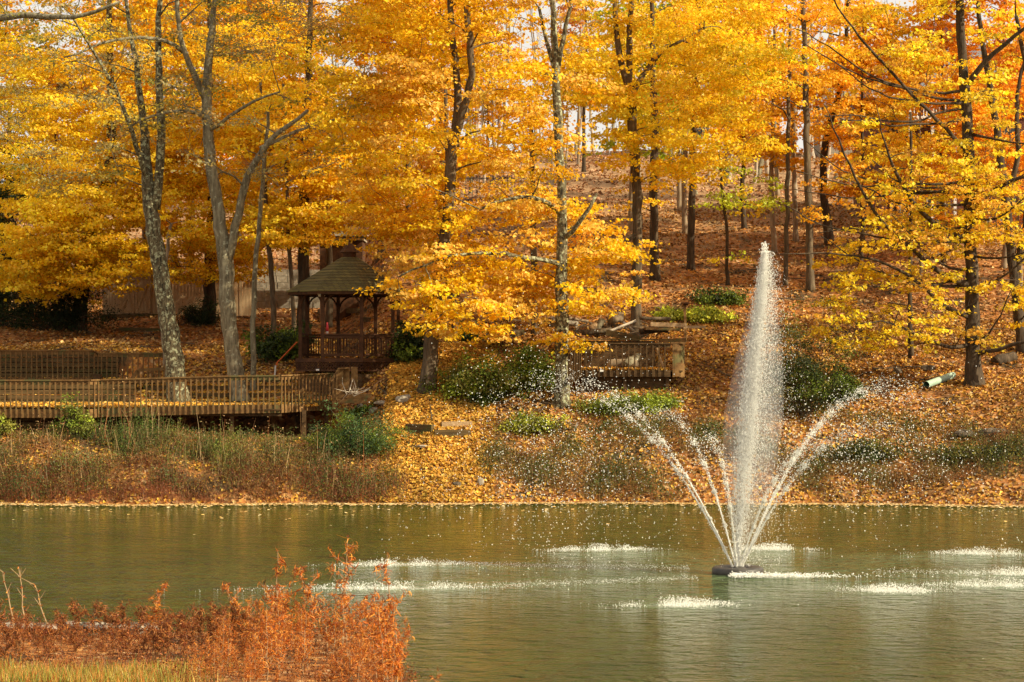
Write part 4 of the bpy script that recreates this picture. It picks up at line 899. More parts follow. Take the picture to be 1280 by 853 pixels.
g = G(1110, 463); log('log', 'blackened fallen branch on the leaves left of the green pipe', g + [-.6, 0, .02], g + [1.4, .3, .1], .07, 'bark_dark')
g = G(343, 475); stk = thing('stake', g, 'white stake with an orange cord tied up towards the gazebo', 'stake')
part(stk, 'stick', MB().tube([g - [0, 0, .1], P(344.5, 457, g[1])], .03, 6), M['white'])
part(stk, 'cord', MB().tube([P(345, 457, g[1]), P(347, 453, g[1]), P(371, 428, GD - 1)], .028, 5), M['orange'])
g = G(409, 418); part_ = thing('marker', g + [0, 0, 0], 'small red and white marker standing on the leaves behind the gazebo railing', 'marker')
part(part_, 'tube', MB().tube([g, g + [0, 0, .12]], .06, 10), M['white'], True); part(part_, 'cap', MB().tube([g + [0, 0, .12], g + [0, 0, .5]], [.07, .04], 10), M['red'], True)
mb = MB(); c = P(439, 492, 80.0)
for _ in range(16):
    p = c + rn(3) * [.18, .12, .04]; d = unit(rn(3) * [1, .6, .4] + [.4, 0, .3]) * R.uniform(.3, .7); mb.tube([p, p + d * .5 + rn(3) * .05, p + d], [.014, .01, .006], 4)
single('driftwood', mb, M['twig'], 'tangle of bleached twigs lying at the foot of the wooden landing', 'branches')

# ------------------------------------------------------------------ brick house and hill-top house
HD = 116.0; hz = CAM_H + (HY - 292) / F * HD; hx0, hx1 = XD(1100, HD), XD(1420, HD)
bh = thing('brick_house', ((hx0 + hx1) / 2, HD + 4, hz), 'two storey red brick house with grey roof half hidden behind the trees at right', 'house')
HH = 7.2
def wall_box(mb, x0, x1, y0, y1, z0, z1): mb.box(((x0 + x1) / 2, (y0 + y1) / 2, (z0 + z1) / 2), (x1 - x0, y1 - y0, z1 - z0)); return mb
part(bh, 'wall', wall_box(MB(), hx0, hx1, HD, HD + 9, hz - 2.5, hz + HH), M['brick'])
mb = MB(); e = .6; zr = hz + HH
mb.add([[hx0 - e, HD - e, zr], [hx1 + e, HD - e, zr], [hx1 - 2, HD + 4.5, zr + 3.2], [hx0 + 2, HD + 4.5, zr + 3.2], [hx1 + e, HD + 9 + e, zr], [hx0 - e, HD + 9 + e, zr],
        [hx0 - e, HD - e, zr - .2], [hx1 + e, HD - e, zr - .2], [hx0 - e, HD + 9 + e, zr - .2]], [[0, 1, 2, 3], [3, 2, 4, 5], [6, 7, 1, 0], [8, 6, 0, 5]], [[0, 3, 5], [1, 4, 2]])
rfo = part(bh, 'roof', mb, M['slate'])
part(rfo, 'chimney', MB().box((XD(1205, HD), HD + 4.5, zr + 3), (1.0, .8, 2.6)), M['brick'])
part(bh, 'eave_trim', MB().beam((hx0 - e, HD - e - .03, zr - .12), (hx1 + e, HD - e - .03, zr - .12), .05, .24), M['white'])
def window(parent, cx, y, cz, w, hh):
    f = MB().box((cx, y - .03, cz + hh / 2), (w + .14, .08, .07)).box((cx, y - .03, cz - hh / 2), (w + .2, .12, .07)).box((cx - w / 2, y - .03, cz), (.06, .08, hh)).box((cx + w / 2, y - .03, cz), (.06, .08, hh)).box((cx, y - .035, cz), (w, .05, .05)).box((cx, y - .03, cz), (.04, .05, hh))
    o = part(parent, 'window', f, M['stone']); part(o, 'pane', MB().box((cx, y - .012, cz), (w, .02, hh)), M['glass'])
for px in (1125, 1170, 1225, 1262): window(bh, XD(px, HD), HD, hz + 1.4, .95, 1.6)
for px in (1125, 1225, 1262): window(bh, XD(px, HD), HD, hz + 4.9, .95, 1.5)
pz = CAM_H + (HY - 150) / F * HD                              # upper porch
pxa, pxb = XD(1128, HD), XD(1188, HD)
part(bh, 'porch_floor', wall_box(MB(), pxa, pxb, HD - 1.8, HD - .01, pz - .25, pz), M['white'])
for x in (pxa + .1, (pxa + pxb) / 2, pxb - .1): part(bh, 'porch_post', MB().beam((x, HD - 1.7, hz - 1), (x, HD - 1.7, pz + 2.2), .14, .14), M['white'])
mb = MB().beam((pxa, HD - 1.7, pz + .95), (pxb, HD - 1.7, pz + .95), .08, .07)
for x in np.arange(pxa + .15, pxb, .16): mb.beam((x, HD - 1.7, pz), (x, HD - 1.7, pz + .93), .04, .04)
part(bh, 'porch_railing', mb, M['white'])
hd2 = 172; q = XD(905, hd2); z2 = float(zt(q, hd2)) + .6
wh = thing('hill_house', (q, hd2, z2), 'pale house with grey roof at the top of the hill left of the fountain plume', 'house')
part(wh, 'wall', MB().box((q, hd2 + 3, z2 + 1.1), (7.5, 5, 3.6)), M['white']); mb = MB()
mb.add([[q - 4.2, hd2, z2 + 2.6], [q + 4.2, hd2, z2 + 2.6], [q + 4.2, hd2 + 3, z2 + 5.4], [q - 4.2, hd2 + 3, z2 + 5.4], [q + 4.2, hd2 + 6, z2 + 2.6], [q - 4.2, hd2 + 6, z2 + 2.6], [q - 4.2, hd2, z2 + 2.4], [q + 4.2, hd2, z2 + 2.4]], [[0, 1, 2, 3], [3, 2, 4, 5], [6, 7, 1, 0]], [[0, 3, 5], [1, 4, 2]])
part(wh, 'roof', mb, M['slate']); window(wh, q - 1.6, hd2 + .5, z2 + 1.3, 1, 1.3); window(wh, q + 1.8, hd2 + .5, z2 + 1.3, 1, 1.3)
hq = XD(1085, 168); z3 = float(zt(hq, 168))
gh = thing('hill_house', (hq, 168, z3), 'grey house at the top of the hill behind the bent dark trunk', 'house')
part(gh, 'wall', MB().box((hq, 171, z3 + 1.8), (7, 5, 5)), M['block']); mb = MB()
mb.add([[hq - 4, 168, z3 + 4], [hq + 4, 168, z3 + 4], [hq + 4, 171, z3 + 6.6], [hq - 4, 171, z3 + 6.6], [hq + 4, 174, z3 + 4], [hq - 4, 174, z3 + 4]], [[0, 1, 2, 3], [3, 2, 4, 5]], [[0, 3, 5], [1, 4, 2]])
part(gh, 'roof', mb, M['slate'])
iD = 128; ia, ib = XD(582, iD), XD(612, iD); iz = float(zt(ia, iD)) - .1
inf = thing('iron_fence', (ia, iD, iz), 'black iron fence on the hill seen through the golden leaves', 'fence')
mb = MB().beam((ia - 2, iD, iz + .3), (ib + 2, iD, iz + .3), .03, .04).beam((ia - 2, iD, iz + 1.5), (ib + 2, iD, iz + 1.5), .03, .04)
for x in np.arange(ia - 2, ib + 2, .2): mb.beam((x, iD, iz), (x, iD, iz + 1.7), .025, .025)
part(inf, 'bars', mb, M['black'])

# ------------------------------------------------------------------ shrubs
def shrub(name, label, px, py, w, h, dep, cols, n, size, D=None, spiky=0, cat='shrub', group=None, mat='green'):
    g = G(px, py) if D is None else np.array([XD(px, D), D, float(zt(XD(px, D), D))]); t = thing(name, g, label, cat, group)
    k = max(6, n // 60); c = unit(rn(k, 3)) * R.random((k, 1)) ** .33 * [w / 2, dep / 2, h * .5] * (1 + .28 * rn(k, 1)); c[:, 2] = np.abs(c[:, 2]) * 1.3 + h * .18 * R.random(k); c[:, 2] = np.minimum(c[:, 2], h * .95)
    c = c[c[:, 2] < h * 1.0] + g; m = n // len(c); pts = np.repeat(c, m, 0) + rn(len(c) * m, 3) * np.array([.16, .16, .11]) * (.6 + w * .2)
    zz = zt(pts[:, 0], pts[:, 1]); pts[:, 2] = np.maximum(pts[:, 2], zz + .03)
    nn = unit(unit(pts - g - [0, 0, h * .2]) * .6 + rn(len(pts), 3) * .6 + [0, 0, .3]); cc = np.array([cols[i] for i in R.integers(len(cols), size=len(c))]); tn = np.repeat(cc * (1 + rn(len(c), 1) * .28), m, 0) * (1 + rn(len(pts), 1) * .25)
    mb = MB(); V, Q = leaf_quads(pts, nn, size * R.uniform(.6, 1.3, len(pts)), .35 if spiky else .6); mb.add(V, Q, tint=tn); part(t, 'foliage', mb, M[mat])
    sb = MB()
    for q in c[:40]: sb.tube([g + rn(3) * [.1, .1, 0] - [0, 0, .1], (g + q) / 2 + rn(3) * .06 + [0, 0, .05], q], [.022, .014, .006], 4, cap=False)
    part(t, 'stems', sb, M['bark']); return t
DG, MG, LG, YG = (.035, .055, .010), (.14, .19, .018), (.27, .32, .03), (.5, .52, .05)
OG = (.17, .15, .025)
shrub('green_shrub', 'large mounded green shrub right of the leaning maple base', 600, 497, 3.2, 1.7, 2, [MG, LG, MG, OG], 9000, .11)
shrub('green_shrub', 'rounded green shrub against the lichen speckled maple trunk', 662, 488, 2.3, 1.9, 1.8, [MG, LG, MG], 7000, .11)
shrub('green_shrub', 'low dark green bush at the foot of the large mounded shrub', 608, 503, 1.2, .6, 1, [DG, MG], 2200, .1)
shrub('feathery_shrub', 'feathery blue green shrub on the pond bank below the wooden landing', 452, 590, 2.6, 1.7, 1.4, [(.07, .13, .04), (.10, .17, .06), MG], 9000, .09, D=77.0, spiky=1)
shrub('feathery_shrub', 'smaller feathery shrub left of the blue green one, close under the boardwalk end', 412, 575, 1.3, 1.0, 1, [(.09, .13, .04), LG], 3000, .09, D=77.4, spiky=1)
shrub('green_shrub', 'tiny dark bush on the leaves above the feathery shrub', 452, 522, .9, .5, .6, [DG, MG], 1200, .09)
shrub('rhododendron', 'dark evergreen bush between the gazebo and the leaning maple', 513, 452, 1.6, 1.6, 1.4, [DG, DG, MG], 3600, .14)
shrub('rhododendron', 'dark evergreen bush left of the gazebo behind the slender trunk', 345, 448, 2.2, 1.6, 1.4, [DG, DG, MG], 4600, .14)
shrub('rhododendron', 'smaller dark bush nearest the gazebo left side, under the thin leaning trunks', 368, 432, 1.3, .9, 1.2, [DG, MG], 2000, .13)
shrub('yew_bush', 'dark conical bush in front of the tan board fence', 250, 407, 1.8, 1.5, 1.2, [DG, (.02, .03, .01)], 4200, .1, spiky=1)
shrub('yew_bush', 'wide black green evergreen mass at far left beside the shed', 70, 412, 4.6, 2.8, 2, [DG, (.02, .035, .01)], 12000, .12, spiky=1)
shrub('yew_bush', 'dark evergreen mound cut by the left edge below the golden maple', 0, 410, 3.6, 3.6, 2, [DG, (.02, .035, .01)], 9000, .12, spiky=1)
shrub('tall_evergreen', 'tall dark evergreen at the left edge behind the golden maple', -10, 400, 4.4, 11, 4, [DG, (.02, .035, .01), OG], 16000, .2, D=104, spiky=1, cat='tree')
shrub('green_shrub', 'large olive green bush behind the fountain spray right of the plume', 1005, 520, 3.0, 4.3, 2, [(.045, .06, .012), MG, DG, OG], 13000, .1, spiky=1)
shrub('green_shrub', 'low green bush right of the large olive bush, toward the bank', 1052, 500, 1.6, 1.3, 1.2, [MG, (.05, .07, .015)], 3600, .1)
shrub('green_shrub', 'leafy green plants in front of the overlook deck skirt', 770, 497, 2.8, .75, 1, [MG, LG, OG], 5000, .09, D=80.4)
shrub('green_shrub', 'smaller green plants near the right corner of the overlook deck', 820, 495, 1.6, .6, .9, [MG, LG], 2600, .09, D=80.6)
for (px, py, lab) in ((840, 400, 'bright yellow green leafy clump left of the feeder post'), (868, 402, 'bright yellow green leafy clump right behind the feeder post'), (892, 402, 'bright yellow green leafy clump nearest the fountain plume')):
    shrub('hosta_clump', lab, px, py, 1.5, .6, .9, [YG, LG, YG], 1500, .14, cat='plant')
shrub('green_shrub', 'dark green low bush above the yellow green clumps, under the sapling', 900, 380, 2.2, .7, 1.2, [MG, DG], 3400, .11)
shrub('green_shrub', 'small dark bush on the leaves near the footbridge posts', 590, 427, 1.2, .7, 1, [DG, MG], 1800, .1)
shrub('green_shrub', 'green weeds on the bank at right of the fountain, near the far shore', 1080, 575, 3.4, .8, 1.2, [OG, DG, (.10, .11, .02)], 3600, .09)
shrub('green_shrub', 'sprawling green weeds at the right edge of the bank', 1230, 575, 4.2, .6, 1.2, [OG, DG, (.10, .11, .02)], 3200, .09)
shrub('tall_weed', 'tall leafy green weed poking up in front of the boardwalk railing', 88, 560, 1.1, 2.0, .7, [LG, (.2, .22, .04), MG], 1500, .09, D=78.2, cat='plant')
shrub('tall_weed', 'yellowing green weed right of the tall leafy one below the boardwalk', 108, 575, .9, 1.3, .6, [(.22, .22, .04), LG], 900, .09, D=77.9, cat='plant')
shrub('tall_weed', 'yellow green weed at the left edge below the boardwalk', 2, 540, .7, 1.2, .6, [(.35, .33, .05), LG], 700, .1, D=78.2, cat='plant')
shrub('green_shrub', 'green weeds at the foot of the lichen speckled maple', 660, 540, 2.4, .7, 1.1, [MG, OG, YG], 3200, .09)

# ------------------------------------------------------------------ fallen leaves, weeds, grass (stuff)
LIT = np.array([(.60, .29, .04), (.44, .18, .025), (.68, .38, .06), (.32, .13, .025), (.56, .36, .14), (.20, .09, .025), (.72, .45, .07), (.38, .21, .08)])
def scatter(name, label, n, xr, yr, size, lift=.03, cols=LIT, dark=1.0, tilt=.4, clump=0, mask=None):
    if clump:
        k = n // clump; cx = R.uniform(*xr, k); cy = R.uniform(*yr, k); x = np.repeat(cx, clump) + rn(k * clump) * .5; y = np.repeat(cy, clump) + rn(k * clump) * .4
    else: x = R.uniform(*xr, n); y = R.uniform(*yr, n)
    if mask is not None: k = mask(x, y); x, y = x[k], y[k]
    k = ~((y > 79.1) & (y < 83.5) & (x < XD(405, y))); x, y = x[k], y[k]
    z = zt(x, y); k = z > .01; x, y, z = x[k], y[k], z[k]
    e = .1; nx = -(zt(x + e, y) - zt(x - e, y)) / (2 * e); ny = -(zt(x, y + e) - zt(x, y - e)) / (2 * e)
    nn = unit(np.stack([nx, ny, np.ones_like(nx)], -1) + rn(len(x), 3) * tilt)
    pt = np.stack([x, y, z + lift * R.random(len(x)) + .015], -1); V, Q = leaf_quads(pt, nn, size * R.uniform(.6, 1.3, len(x)), .85, .2)
    pt_ = (np.sin(x * .8 + 1.7 * np.sin(y * .45)) + np.sin(y * .9 + x * .35 + 2) + np.sin(x * 1.9 - y * 1.3)) / 3
    tn = cols[R.integers(len(cols), size=len(x))] * (1 + rn(len(x), 1) * .2) * dark * (.86 + .26 * pt_)[:, None]
    mb = MB(); mb.add(V, Q, tint=tn); o = link(mb.build(name, M['litter']), name); return tag(o, label, 'fallen leaves', kind='stuff')
scatter('fallen_leaves', 'orange and brown leaves covering the bank and lower slope', 96000, (-24, 24), (73.2, 92), .14, tilt=.5, mask=lambda x, y: np.sin(x * .7 + 2 * np.sin(y * .5)) + np.sin(y * 1.3 + x * .4) + rn(len(x)) * .9 > -1.3)
scatter('fallen_leaves', 'reddish brown leaves scattered over the upper slope', 42000, (-30, 34), (90, 128), .17, cols=LIT[[1, 3, 5, 7, 4]], tilt=.5)
scatter('fallen_leaves', 'duller brown leaves on the slope behind the fountain', 9000, (-2, 26), (82, 96), .15, cols=LIT[[1, 3, 5, 7]], tilt=.5, lift=.07)
scatter('fallen_leaves', 'pinkish brown leaves on the far hilltop', 30000, (-40, 45), (126, 185), .26, cols=np.array([(.5, .26, .12), (.42, .2, .09), (.55, .34, .2), (.3, .14, .06)]), tilt=.6)
scatter('fallen_leaves', 'bright golden leaves heaped on the path down to the pond', 16000, (-4.6, -.6), (74.6, 88), .14, cols=LIT[[0, 2, 6, 0]], tilt=.5, lift=.06)
mb = MB()
for _ in range(150):
    x_ = R.uniform(-20, 24); y_ = R.uniform(80, 112); L = R.uniform(.4, 1.8); a = R.uniform(0, 3.14); pts = []
    for u in np.linspace(-.5, .5, 5): px_ = x_ + math.cos(a) * L * u; py_ = y_ + math.sin(a) * L * u; pts.append([px_, py_, float(zt(px_, py_)) + .06 + R.random() * .03])
    if 78.8 < y_ < 84 and x_ < -6: continue
    mb.tube(pts, np.linspace(.035, .012, 5) * R.uniform(.5, 1.2), 5)
tag(link(mb.build('fallen_twigs', M['bark']), 'fallen_twigs'), 'fallen twigs and sticks lying on the leafy slope', 'twigs', kind='stuff')
def flat_leaves(name, label, boxes, size, cols, tilt=.3):
    P_ = []
    for (x0, x1, y0, y1, z, n) in boxes: P_.append(np.stack([R.uniform(x0, x1, n), R.uniform(y0, y1, n), z + np.abs(rn(n)) * .03 + .012], -1))
    P_ = np.concatenate(P_); nn = unit(UP + rn(len(P_), 3) * tilt); V, Q = leaf_quads(P_, nn, size * R.uniform(.6, 1.3, len(P_)), .85, .15)
    mb = MB(); mb.add(V, Q, tint=cols[R.integers(len(cols), size=len(P_))] * (1 + rn(len(P_), 1) * .15)); return tag(link(mb.build(name, M['litter']), name), label, 'fallen leaves', kind='stuff')
flat_leaves('fallen_leaves', 'golden leaves lying on both boardwalk floors and the timber steps',
            [(XD(-90, 79), XD(345, 79), 79.4, 80.5, FZ + .03, 5000), (XD(-90, 82), XD(400, 82), 80.5, 83.3, FZ + .07, 11000), (XD(-90, RD), XD(200, RD), RD + .1, RD + 2.6, RZ - .03, 5000)] +
            [(XD(170, D), XD(405, D), D + .05, D + .9, z - .05, 2600) for D, z in ((83.55, 3.28), (84.5, 3.55), (85.5, 3.82))] + [(ca[0], cb[0], OD + .1, OD + 2, OZ, 1800)], .14, LIT[[0, 2, 6, 2, 4]], .5)
# floating leaves at the far shore
n = 26000; x = R.uniform(-26, 26, n); off = np.abs(rn(n)) * .42; y = 74.7 + shore(x) - off + .15
x2 = R.uniform(-26, 26, 1500); y2 = 74.5 + shore(x2) - R.exponential(1.7, 1500); x = np.r_[x, x2]; y = np.r_[y, y2]
pt = np.stack([x, y, np.full(len(x), .012) + R.random(len(x)) * .012], -1); nn = unit(UP + rn(len(x), 3) * .12); V, Q = leaf_quads(pt, nn, .12 * R.uniform(.6, 1.3, len(x)), .85, .05)
cf = np.array([(.62, .46, .22), (.66, .42, .14), (.74, .56, .30), (.5, .3, .11)])
mb = MB(); mb.add(V, Q, tint=cf[R.integers(4, size=len(x))] * (1 + rn(len(x), 1) * .15)); tag(link(mb.build('floating_leaves', M['litter']), 'floating_leaves'), 'pale leaves floating along the far waterline', 'floating leaves', kind='stuff')

def blades(mb, base, h, w, lean, cols, seg=3, curl=.5):
    n = len(base); a = R.uniform(0, 6.28, n); d = np.stack([np.cos(a), np.sin(a), np.zeros(n)], -1); b = R.uniform(0, 6.28, n); s = np.stack([np.cos(b), np.sin(b), np.zeros(n)], -1)
    V = []; ln = lean * rn(n, 1)
    for i in range(seg + 1):
        t = i / seg; c = base + UP * h[:, None] * (t - .1 * curl * t * t) + d * (ln * t + curl * .3 * t * t) * h[:, None]; ww = (w * (1 - .85 * t))[:, None] / 2
        V += [c - s * ww, c + s * ww]
    V = np.stack(V, 1).reshape(-1, 3); k = (seg + 1) * 2
    Q = np.concatenate([np.arange(n)[:, None] * k + np.array([2 * i, 2 * i + 1, 2 * i + 3, 2 * i + 2]) for i in range(seg)])
    tn = cols[R.integers(len(cols), size=n)] * (1 + rn(n, 1) * .2); mb.add(V, Q, tint=np.tile(tn, (seg, 1)))
    return d, ln
def weeds(name, label, n, xr, yr, h, cols, leafcols, nl, mask=None, wd=.018, kind='stuff', lsize=.06):
    x = R.uniform(*xr, n); y = R.uniform(*yr, n)
    f = np.sin(x * 1.7 + 1) * np.sin(y * 2.3 + x * .6) + .6 * np.sin(x * .6 + y * 1.9) + rn(n) * .4; k = f > -.45; x, y = x[k], y[k]
    if mask is not None: k = mask(x, y); x, y = x[k], y[k]
    z = zt(x, y); k = z > .02; x, y, z = x[k], y[k], z[k]; base = np.stack([x, y, z - .03], -1)
    pn = (np.sin(x * 1.1 + 2 * np.sin(y * .9)) + np.sin(y * 2.1 + x * .5) + np.sin(x * 2.7 - y * 1.7)) / 6 + .5 + rn(len(x)) * .13
    hh = h * R.uniform(.3, 1.15, len(x)) * (.55 + .75 * np.clip(1 - pn, 0, 1)) * np.where(R.random(len(x)) < .04, 1.7, 1) * np.where(y > 77.6, .4, 1)
    mb = MB(); blades(mb, base, hh, np.full(len(x), wd), .18, cols)
    m = nl; b2 = np.repeat(base, m, 0); h2 = np.repeat(hh, m); t = R.random(len(b2)) ** .7; p = b2 + UP * (h2 * t)[:, None] + rn(len(b2), 3) * .09
    V, Q = leaf_quads(p, unit(rn(len(p), 3) + [0, 0, .4]), lsize * R.uniform(.6, 1.5, len(p)), .5); cl = np.repeat(np.clip((pn * len(leafcols)).astype(int), 0, len(leafcols) - 1), m)
    mb.add(V, Q, tint=leafcols[cl] * (1 + rn(len(p), 1) * .25)); return tag(link(mb.build(name, M['dry']), name), label, 'weeds', kind=kind)
BR = np.array([(.20, .10, .04), (.28, .16, .07), (.14, .08, .035), (.34, .22, .10), (.10, .09, .03)])
WL = np.array([(.055, .085, .018), (.09, .12, .02), (.13, .12, .025), (.19, .13, .03), (.26, .13, .035), (.30, .11, .03)])
left = lambda x, y: x * 80 / y < -4.0 + .5 * np.sin(y * 2) + rn(len(x)) * .45
weeds('bank_weeds', 'dense brown and olive weeds on the bank below the front boardwalk', 15000, (-26, -3.6), (74.6, 79.1), .62, BR, WL, 7, left)
weeds('bank_weeds', 'low reddish dead weeds along the waterline at left', 11000, (-26, -3.4), (74.2, 76.0), .36, np.array([(.26, .08, .03), (.2, .07, .03)]), np.array([(.26, .08, .03), (.16, .06, .025)]), 6, left, lsize=.045)
GC = np.array([(.10, .16, .025), (.07, .11, .02), (.18, .2, .03), (.14, .17, .05)])
weeds('bank_weeds', 'ragged clumps of green and straw coloured weeds on the left bank', 9000, (-26, -3.8), (75.4, 78.6), .95, np.array([(.45, .32, .14), (.3, .24, .08), (.12, .16, .03)]), GC, 9, lambda x, y: (x * 80 / y < -4.3) & (np.sin(x * 1.3 + 2.2 * np.sin(y * 1.1)) + np.sin(x * .55 + 1.9) + rn(len(x)) * .35 > .75))
weeds('bank_weeds', 'pale dry stalks standing above the left bank weeds', 420, (-26, -4.2), (75.2, 78.4), 1.5, np.array([(.5, .34, .17), (.38, .2, .09), (.42, .14, .05)]), np.array([(.5, .32, .15), (.4, .16, .06)]), 6, left, wd=.022)
mk = lambda x, y: (x > -.9 + .4 * np.sin(y * 3)) & (np.sin(x * .9 + y * 1.3) + np.sin(x * .37 - y * .8) + rn(len(x)) * .5 > -.25)
weeds('bank_weeds', 'patchy brown and green weeds among the leaves on the bank behind the fountain', 26000, (-1.2, 26), (75.1, 79.9), .55, BR, WL, 7, mk)
# near bank grass
x = R.uniform(-9, -1, 26000); y = R.uniform(28.5, 33.0, 26000); z = zt(x, y); k = (x < -4.6 + rn(26000) * .5) & (y < 31.9 + .5 * np.sin(x * 1.3) + rn(26000) * .3) & (z > 0); base = np.stack([x, y, z], -1)[k]
mb = MB(); blades(mb, base, R.uniform(.06, .24, len(base)), np.full(len(base), .012), .35, np.array([(.22, .26, .035), (.42, .30, .05), (.50, .20, .035), (.40, .12, .03), (.14, .19, .03), (.44, .32, .08)]))
tag(link(mb.build('grass', M['dry']), 'grass'), 'yellow green grass on the near bank at lower left', 'grass', kind='stuff')

RW = np.array([(.14, .04, .012), (.26, .08, .02), (.38, .13, .025), (.09, .03, .01)])
weeds('ground_weeds', 'low rust and brown weeds covering the near bank', 8000, (-9.5, -1.2), (29.5, 38.3), .2, RW, RW, 6, lambda x, y: (y > 31.4) | (x > -4.8), wd=.009, lsize=.035)
# ------------------------------------------------------------------ near bank: stones and dried weeds
zs_ = 0
for i, (px, py, sx, lab) in enumerate([(14, 783, .24, 'whitish stone at the left end of the near stone edging'), (36, 789, .2, 'second pale stone from the left of the near edging'), (62, 792, .22, 'flat pale stone of the near edging below the tall twin stems'),
        (88, 788, .16, 'small pale stone between the flat ones of the near edging'), (118, 791, .24, 'long flat stone in the middle of the near edging'), (150, 793, .2, 'pale flat stone right of the middle of the near edging'),
        (176, 795, .17, 'thin pale stone towards the right of the near edging'), (120, 806, .22, 'lower pale stone in front of the near edging'), (192, 808, .18, 'last pale stone near the rust coloured weeds')]):
    D = 37.6 - (py - 783) * .03; g = np.array([XD(px, D), D, float(zt(XD(px, D), D))])
    rock('edging_stone', lab, 0, 0, sx * .85, sx * .6, .055, 'stone', g=g + [0, R.normal() * .2, .13])
for i, (px, lab) in enumerate([(30, 'dark slab under the pale stones at the left of the near edging'), (100, 'dark slab under the middle stones of the near edging'), (165, 'dark slab under the right stones of the near edging')]):
    D = 37.7; g = np.array([XD(px, D), D, float(zt(XD(px, D), D))]); rock('edging_slab', lab, 0, 0, .62, .35, .13, 'stone_dark', g=g)
RUSTC = np.array([(.58, .15, .012), (.66, .20, .018), (.36, .08, .012), (.74, .32, .05), (.18, .04, .01)])
DARKC = np.array([(.22, .05, .014), (.32, .10, .02), (.13, .035, .012), (.44, .17, .04)])
def ribbons(mb, p, dirn, L, w, cols, K=5):
    n = len(p); d = unit(dirn); s = unit(np.cross(d, rn(n, 3))); up = np.cross(s, d); cur = p.copy(); V = []; ang = np.zeros(n); rate = R.uniform(-1.0, 1.0, n) + np.sign(R.standard_normal(n)) * .35
    for i in range(K + 1):
        ww = w * (1 - .7 * i / K) * .5; V += [cur - s * ww[:, None], cur + s * ww[:, None]]; ang = ang + rate
        cur = cur + (d * np.cos(ang)[:, None] + up * np.sin(ang)[:, None]) * (L / K)[:, None]
    V = np.stack(V, 1).reshape(-1, 3); k = (K + 1) * 2
    Q = np.concatenate([np.arange(n)[:, None] * k + np.array([2 * i, 2 * i + 1, 2 * i + 3, 2 * i + 2]) for i in range(K)])
    mb.add(V, Q, tint=np.tile(cols[R.integers(len(cols), size=n)] * (1 + rn(n, 1) * .15), (K, 1)))
def dried(h, spread, nb, nl, cols, name='dried_weed'):
    t = thing(name, (0, 0, 0), 'x', 'dried plant'); sb = MB(); lb = MB(); tips = []
    lean = rn(2) * spread * .25
    st = np.array([[lean[0] * u * u, lean[1] * u * u, h * u] for u in np.linspace(0, 1, 9)]) + rn(9, 3) * .012; st[0] = 0
    sb.tube(st, np.linspace(.011, .004, 9), 5); pts = list(st[2:])
    for b in range(nb):
        u = R.uniform(.25, .95); i = min(7, int(u * 8)); p = st[i]; a = R.uniform(0, 6.28); L = h * R.uniform(.15, .42) * (1.1 - u * .6)
        d = np.array([math.cos(a) * .7, math.sin(a) * .7, .8]); q = np.array([p + d * L * v + [0, 0, -.12 * L * v * v] + rn(3) * .01 for v in np.linspace(0, 1, 5)]); q[0] = p
        sb.tube(q, np.linspace(.006, .0025, 5), 4, cap=False); pts += list(q[1:])
    pts = np.array(pts); k = R.integers(len(pts), size=nl); p = pts[k] + rn(nl, 3) * .008
    ribbons(lb, p, rn(nl, 3) + [0, 0, -.1], R.uniform(.05, .15, nl) * (.8 + h * .25), R.uniform(.006, .018, nl), cols)
    part(t, 'stem', sb, M['cut'] if cols is RUSTC else M['deck']); part(t, 'curled_leaves', lb, M['dry']); return t
pr = [dried(1.35, .5, 15, 420, RUSTC), dried(1.1, .7, 17, 420, RUSTC), dried(1.5, .5, 11, 300, RUSTC), dried(.7, .5, 10, 170, DARKC), dried(.55, .6, 10, 150, DARKC)]
first = [True] * 5
def put_dry(k, px, D, sc, label, group=None):
    x = XD(px, D); loc = (x, D, float(zt(x, D)) - .02)
    if first[k]:
        first[k] = False; o = pr[k]; o.location = loc; o.scale = (sc,) * 3; o.rotation_euler = (0, 0, R.uniform(0, 6.28)); o['label'] = label
    else: o = copy_thing(pr[k], loc, R.uniform(0, 6.28), sc, label)
    if group: o['group'] = group
    elif 'group' in o: del o['group']
    return o
lr = 'rust orange dried weed with curled leaves in the thicket at the lower middle left'; ld = 'low dark red dried weed along the near stone edging'
CL = [(345, 1.0), (432, 1.02), (492, 1.12), (300, .72), (385, .82), (462, .85), (265, .55)]
for i in range(120):
    c_, hc = CL[int(R.integers(len(CL)))]; px = c_ + R.normal() * 16; D = R.uniform(31.5, 36.0) if i % 3 else R.uniform(29.2, 31.5)
    if px > 508: continue
    put_dry(int(R.integers(0, 3)), px, D, hc * R.uniform(.34, .86) * (1 - .004 * abs(px - c_)), lr, 'rust orange dried weeds')
for i in range(120):
    px = R.uniform(-20, 290); D = R.uniform(32.6, 38.4); put_dry(3 + int(R.integers(0, 2)), px, D, R.uniform(.35, .95), ld, 'dark red dried weeds')
for i in range(20):
    px = R.uniform(190, 330); D = R.uniform(33, 36); put_dry(3, px, D, R.uniform(.6, 1.0), ld, 'dark red dried weeds')
for (k, px, D, sc, lab) in [(2, 428, 34.6, 1.16, 'tallest rust orange dried weed, its curled tip standing over the water'), (0, 345, 35, 1.12, 'tall rust dried weed at the left crest of the thicket'), (0, 488, 33.6, 1.22, 'tall upright rust dried weed at the right end of the thicket'), (1, 395, 35.2, 1.1, 'rust dried weed rising between the thicket crests'),
        (0, 550, 32.4, .55, 'lone rust dried weed standing over the water right of the thicket'), (2, 705, 31.4, .36, 'tiny lone dried weed tip at the bottom edge'), (1, 190, 36.2, .8, 'wiry brown dried weed arching over the water left of the thicket'), (1, 300, 35.5, .85, 'wiry dried weed just left of the thicket crest')]:
    put_dry(k, px, D, sc, lab)
